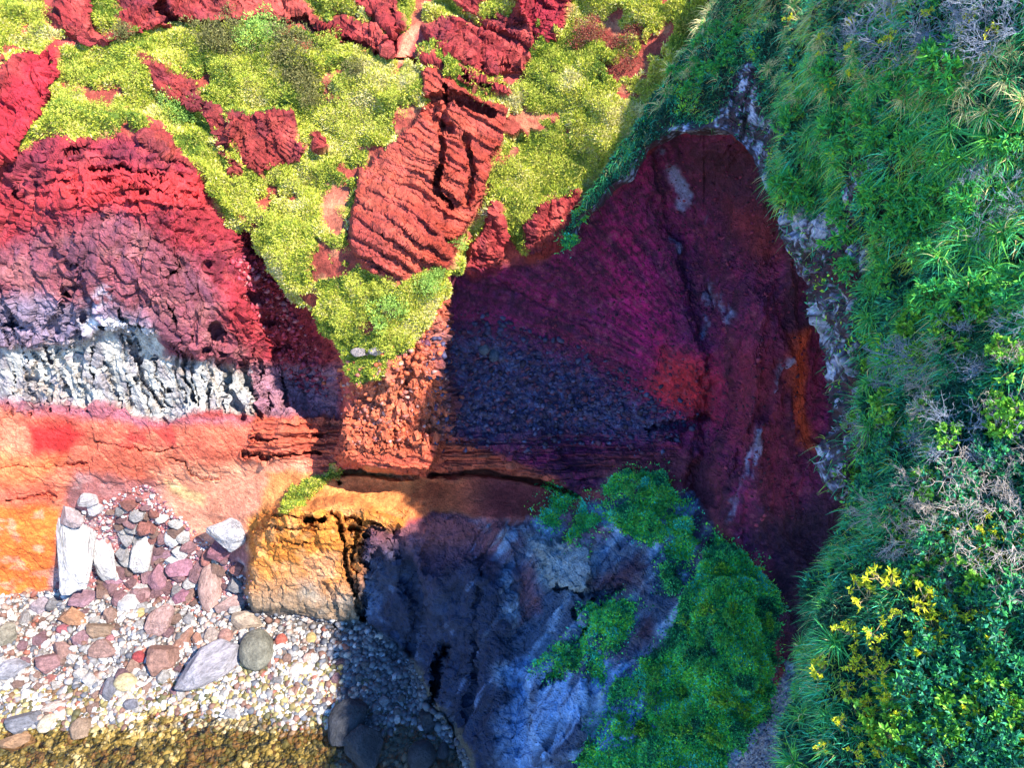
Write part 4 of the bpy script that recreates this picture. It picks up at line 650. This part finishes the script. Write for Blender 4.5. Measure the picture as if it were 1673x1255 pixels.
BO = [(124,900,64,140,-4,WHT,'tall white fissured slab leaning on the orange wall','SLAB'),(122,955,52,26,0,(.27,.08,.12),'purple foot stone under the tall white slab','ANG'),(118,845,36,40,10,(.36,.27,.30),'mauve grey rock crowning the tall white slab','ANG'),(145,815,34,28,0,(.5,.46,.5),'grey white rock above the tall white slab','ANG'),(172,905,34,90,14,WHT,'slanting white slab right of the tall fissured one','SLAB'),(190,945,40,26,0,PUR,'purple stone at the foot of the slanting white slab','ANG'),
 (235,903,34,72,-6,(.5,.48,.49),'upright white slab in the middle of the talus','SLAB'),(385,872,62,52,28,(.42,.42,.47),'white block leaning on the golden rock mass','SLAB'),(364,900,40,36,0,(.28,.08,.13),'dark purple block under the leaning white block','ANG'),(345,1096,116,58,34,(.28,.27,.33),'large pointed slate grey boulder on the pebbles','MID'),(421,1068,54,72,12,(.17,.17,.13),'dark olive egg shaped boulder by the golden rock','RND'),(269,1082,50,54,0,(.28,.13,.10),'round brown boulder left of the slate one','MID'),
 (263,1020,40,54,-4,(.36,.20,.19),'squared brown block among the cobbles','SLAB'),(345,963,38,80,8,(.40,.22,.19),'tall oval brown boulder near the golden rock','RND'),(384,990,58,24,28,(.42,.24,.22),'long brown stone tilted beside the golden rock','MID'),(403,1020,52,32,-10,(.42,.31,.22),'tan boulder touching the golden rock foot','MID'),(228,1075,22,20,0,(.45,.02,.03),'small scarlet stone left of the round brown boulder','RND'),(207,1119,36,30,10,(.58,.46,.20),'pitted yellow round stone','RND'),(183,1130,26,40,20,(.15,.16,.22),'dark blue grey stone beside the yellow one','MID'),
 (44,1185,54,34,18,(.16,.17,.22),'dark slate stone by the waterline','MID'),(124,1010,54,30,-8,(.45,.19,.07),'orange brown wedge stone','ANG'),(170,1033,52,28,0,(.28,.17,.10),'flat brown stone with a pink neighbour','MID'),(182,1046,18,14,0,(.55,.17,.2),'small pink stone against the flat brown one','RND'),(86,1085,48,34,14,(.30,.13,.14),'maroon boulder on the left of the beach','MID'),(105,1066,38,26,-18,(.33,.16,.13),'brown stone stacked behind the maroon boulder','MID'),(20,1098,56,32,24,(.26,.27,.34),'blue grey slab half buried','MID'),(8,1042,44,38,0,(.24,.22,.16),'olive grey rounded boulder at the beach edge','MID'),
 (172,1062,50,30,0,(.32,.16,.13),'brown flat boulder above the scarlet stone','MID'),(262,944,38,42,-14,(.30,.11,.16),'purple angular rock in the talus centre','ANG'),(296,930,44,34,18,(.36,.12,.2),'magenta tinged rock in the talus','ANG'),(266,908,42,20,12,(.32,.14,.2),'flat purple rock below the white slab','ANG'),(140,984,44,32,20,(.30,.14,.2),'purple slanting rock at the talus foot','ANG'),(298,975,34,30,25,(.34,.11,.2),'purple rock above the square block','ANG'),(233,970,36,28,0,(.34,.16,.18),'mauve rock left of the talus centre','ANG'),
 (460,1049,20,22,0,(.62,.09,.04),'orange red round stone in front of the golden rock','RND'),(510,1042,18,20,0,(.62,.42,.10),'golden round stone in front of the golden rock','RND'),(104,1030,24,17,-8,(.50,.09,.13),'bright crimson stone by the orange wedge','RND'),(218,1156,26,20,-15,(.17,.18,.25),'dark blue stone on the wet pebbles','MID'),(81,1185,24,34,-30,(.58,.50,.34),'cream oval stone by the waterline','RND'),(135,1196,32,36,0,(.32,.20,.12),'brown wet stone in the shallows','MID'),(36,1216,58,26,4,(.36,.18,.07),'rust brown stone under shallow water','MID'),(146,1178,18,9,18,(.66,.20,.03),'tiny orange stone by the waterline','RND'),
 (92,1159,44,18,14,(.60,.46,.38),'long tan stone by the waterline','RND'),(230,1004,14,18,0,(.60,.47,.14),'small yellow stone above the square block','RND'),(214,990,38,32,0,(.56,.55,.56),'speckled grey boulder left of the squared brown block','MID'),(303,1050,22,48,-28,(.42,.18,.11),'slanting rust brown stone behind the slate boulder','MID'),(326,1052,16,30,14,(.44,.18,.11),'small rust stone beside the slanting one','MID'),(350,1040,30,24,20,(.40,.30,.26),'grey brown cobble behind the slate boulder','MID'),(372,1042,24,24,0,(.44,.20,.17),'brown cobble left of the olive boulder','RND'),(72,992,36,30,-10,(.32,.26,.32),'mauve grey stone below the orange wall','ANG'),(60,1000,24,18,0,(.7,.68,.7),'white speckled stone below the orange wall','ANG'),
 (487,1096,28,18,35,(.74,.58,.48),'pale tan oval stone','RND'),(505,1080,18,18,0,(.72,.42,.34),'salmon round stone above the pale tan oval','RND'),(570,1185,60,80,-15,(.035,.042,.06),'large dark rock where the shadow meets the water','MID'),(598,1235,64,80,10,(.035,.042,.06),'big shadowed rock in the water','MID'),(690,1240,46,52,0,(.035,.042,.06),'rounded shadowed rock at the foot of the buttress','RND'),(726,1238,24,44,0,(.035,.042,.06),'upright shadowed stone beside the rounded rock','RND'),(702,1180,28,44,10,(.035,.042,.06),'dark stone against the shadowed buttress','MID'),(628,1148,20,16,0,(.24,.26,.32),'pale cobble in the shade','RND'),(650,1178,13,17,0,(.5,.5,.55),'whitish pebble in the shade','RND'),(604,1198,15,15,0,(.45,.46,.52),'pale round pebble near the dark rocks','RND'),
 (790,572,18,18,0,(.16,.2,.28),'pale blue boulder on the cave scree','RND'),(808,582,18,20,0,(.10,.15,.26),'blue boulder beside the pale one on the scree','RND'),(590,577,26,16,0,(.42,.35,.36),'grey stone below the wedge of scrub','MID'),(620,575,30,16,0,(.45,.38,.37),'mauve grey boulder below the wedge tip','MID'),(724,575,22,30,0,(.45,.36,.38),'grey pink stone jutting by the shadow edge','ANG'),(634,692,22,10,0,(.40,.15,.10),'flat stone jutting from the rust rock face','ANG'),(265,845,22,18,20,(.84,.82,.80),'white angular stone on the red talus','ANG'),(160,832,26,22,0,(.6,.56,.62),'grey white stone right of the mauve rock','ANG'),(285,880,26,34,10,(.7,.66,.68),'white jagged stone left of the leaning block','ANG')]
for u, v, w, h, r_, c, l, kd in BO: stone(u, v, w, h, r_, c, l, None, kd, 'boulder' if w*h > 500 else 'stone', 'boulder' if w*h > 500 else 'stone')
KINDS = [('white', (.47, .45, .44), .30, 'rounded white cobble'), ('purple', (.24, .11, .14), .2, 'purple angular stone'), ('brown', (.28, .15, .11), .2, 'brown stone'), ('grey', (.26, .26, .28), .26, 'grey cobble'), ('red', (.38, .10, .08), .04, 'red stone')]
def strew(region, n, rmin, s0, s1, place, kindf):
    for (u, v) in poisson(region, n, rmin):
        r = random.random(); k = 0
        while r > KINDS[k][2] and k < 4: r -= KINDS[k][2]; k += 1
        q_ = random.uniform(.7, 1.25); c = tuple(min(.8, x*q_) for x in KINDS[k][1]); s = random.uniform(s0, s1)
        stone(u, v, s, s*random.uniform(.6, 1.0), random.uniform(0, 180), c, KINDS[k][3] + ' ' + place, KINDS[k][0] + ' stones ' + place, kindf, 'stone', 'stone')
K0 = KINDS; KINDS = [('purple', (.24, .10, .12), .36, 'maroon angular rock'), ('white', (.45, .43, .43), .16, 'whitish angular rock'), ('brown', (.26, .13, .10), .22, 'brown angular rock'), ('grey', (.27, .26, .28), .18, 'grey angular rock'), ('red', (.36, .10, .08), .08, 'red angular rock')]
strew([(175,825),(250,810),(320,880),(400,930),(410,1000),(140,980),(110,950),(210,900)], 108, 10, 10, 32, 'heaped on the steep talus', 'ANG'); KINDS = K0
strew([(0,995),(120,985),(400,1010),(420,1050),(300,1140),(0,1140)], 66, 17, 10, 28, 'on the upper beach', 'MID')
strew([(0,1060),(400,1120),(560,1060),(560,1180),(0,1200)], 34, 24, 9, 24, 'along the lower beach', 'MID')
strew([(440,1020),(600,1020),(560,1150),(300,1190),(200,1150),(400,1120)], 30, 18, 8, 18, 'on the pebble bank below the golden rock', 'RND')
KINDS = [('grey', (.12, .125, .14), 1., 'dark grey cobble')]*5  # cobble colours darkened for the shaded end of the beach
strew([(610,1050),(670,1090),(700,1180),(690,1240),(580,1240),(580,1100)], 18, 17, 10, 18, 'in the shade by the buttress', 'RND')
# pebbles: thousands of small ones
def pebbles(region, n, r0, r1, cols, wts, wet=False, fade=None, soft=0.):
    p = np.array(region, float); lo, hi = p.min(0), p.max(0); U = rng.uniform(lo[0] - soft, hi[0] + soft, n*3); V = rng.uniform(lo[1] - soft, hi[1] + soft, n*3); k = sdf(region, U, V) > (rng.random(n*3)**1.5*2 - 1)*soft; U, V = U[k][:n], V[k][:n]
    if fade: k = rng.random(len(U)) > sstep(*fade, U + 25*np.sin(V/17)); U, V = U[k], V[k]      # light pebbles thin out towards the set darkened for shade
    n = len(U)
    P, Nv = surf(U, V); rr = r0*(r1/r0)**(rng.random(n)**2.0); c = palette(n, cols, wts, P if wet else None, 1.1, 700, .3 if wet else .2); return P, rr, c
bm = bmesh.new(); bmesh.ops.create_icosphere(bm, subdivisions=1, radius=1.); bm.verts.ensure_lookup_table(); IV = np.array([v.co[:] for v in bm.verts]); IF = np.array([[v.index for v in f.verts] for f in bm.faces]); bm.free()
PAL = [(.37,.355,.35),(.31,.27,.245),(.24,.175,.15),(.17,.165,.175),(.085,.09,.11),(.13,.07,.055),(.2,.07,.05)]
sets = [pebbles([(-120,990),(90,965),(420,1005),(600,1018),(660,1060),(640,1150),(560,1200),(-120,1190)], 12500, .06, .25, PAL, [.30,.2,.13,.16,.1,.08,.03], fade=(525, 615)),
 pebbles([(110,850),(240,790),(330,880),(410,940),(410,1010),(90,975)], 3000, .05, .2, [(.40,.37,.38),(.36,.24,.24),(.17,.07,.095),(.24,.09,.08)], [.34,.2,.28,.18]),
 pebbles([(-120,1130),(200,1125),(420,1085),(560,1090),(560,1300),(-120,1300)], 8500, .06, .24, [(.12,.07,.035),(.07,.065,.03),(.19,.15,.06),(.28,.23,.11),(.42,.37,.27)], [.22,.24,.26,.18,.1], True),
 pebbles([(600,1020),(640,1050),(680,1090),(705,1145),(770,1240),(760,1330),(550,1330),(560,1030)], 5200, .06, .24, [(.06,.065,.085),(.10,.11,.13),(.04,.045,.06),(.22,.22,.25)], [.4,.3,.22,.08])]  # last set is darkened, shade put into the pebble colours
sets += [pebbles(P_RUB, 3000, .03, .22, [(.045,.040,.09),(.075,.07,.14),(.10,.03,.06),(.03,.02,.04)], [.4,.2,.25,.15], soft=38), pebbles([(560,600),(730,560),(735,700),(680,730),(570,720)], 1100, .03, .2, [(.40,.09,.04),(.30,.09,.07),(.34,.17,.15)], [.55,.3,.15], soft=16),
 pebbles([(830,460),(1000,340),(1130,240),(1240,300),(1310,560),(1320,850),(1230,860),(1130,700),(900,560)], 2200, .03, .13, [(.12,.012,.04),(.05,.012,.03),(.22,.03,.06)], [.4,.35,.25]), pebbles([(380,420),(440,440),(540,600),(540,650),(480,640),(420,520)], 900, .05, .22, [(.30,.03,.05),(.20,.03,.06),(.36,.12,.13)], [.5,.3,.2]), pebbles(P_CHUTE, 2500, .04, .14, [(.20,.24,.34),(.34,.38,.46),(.12,.14,.2)], [.5,.25,.25])]
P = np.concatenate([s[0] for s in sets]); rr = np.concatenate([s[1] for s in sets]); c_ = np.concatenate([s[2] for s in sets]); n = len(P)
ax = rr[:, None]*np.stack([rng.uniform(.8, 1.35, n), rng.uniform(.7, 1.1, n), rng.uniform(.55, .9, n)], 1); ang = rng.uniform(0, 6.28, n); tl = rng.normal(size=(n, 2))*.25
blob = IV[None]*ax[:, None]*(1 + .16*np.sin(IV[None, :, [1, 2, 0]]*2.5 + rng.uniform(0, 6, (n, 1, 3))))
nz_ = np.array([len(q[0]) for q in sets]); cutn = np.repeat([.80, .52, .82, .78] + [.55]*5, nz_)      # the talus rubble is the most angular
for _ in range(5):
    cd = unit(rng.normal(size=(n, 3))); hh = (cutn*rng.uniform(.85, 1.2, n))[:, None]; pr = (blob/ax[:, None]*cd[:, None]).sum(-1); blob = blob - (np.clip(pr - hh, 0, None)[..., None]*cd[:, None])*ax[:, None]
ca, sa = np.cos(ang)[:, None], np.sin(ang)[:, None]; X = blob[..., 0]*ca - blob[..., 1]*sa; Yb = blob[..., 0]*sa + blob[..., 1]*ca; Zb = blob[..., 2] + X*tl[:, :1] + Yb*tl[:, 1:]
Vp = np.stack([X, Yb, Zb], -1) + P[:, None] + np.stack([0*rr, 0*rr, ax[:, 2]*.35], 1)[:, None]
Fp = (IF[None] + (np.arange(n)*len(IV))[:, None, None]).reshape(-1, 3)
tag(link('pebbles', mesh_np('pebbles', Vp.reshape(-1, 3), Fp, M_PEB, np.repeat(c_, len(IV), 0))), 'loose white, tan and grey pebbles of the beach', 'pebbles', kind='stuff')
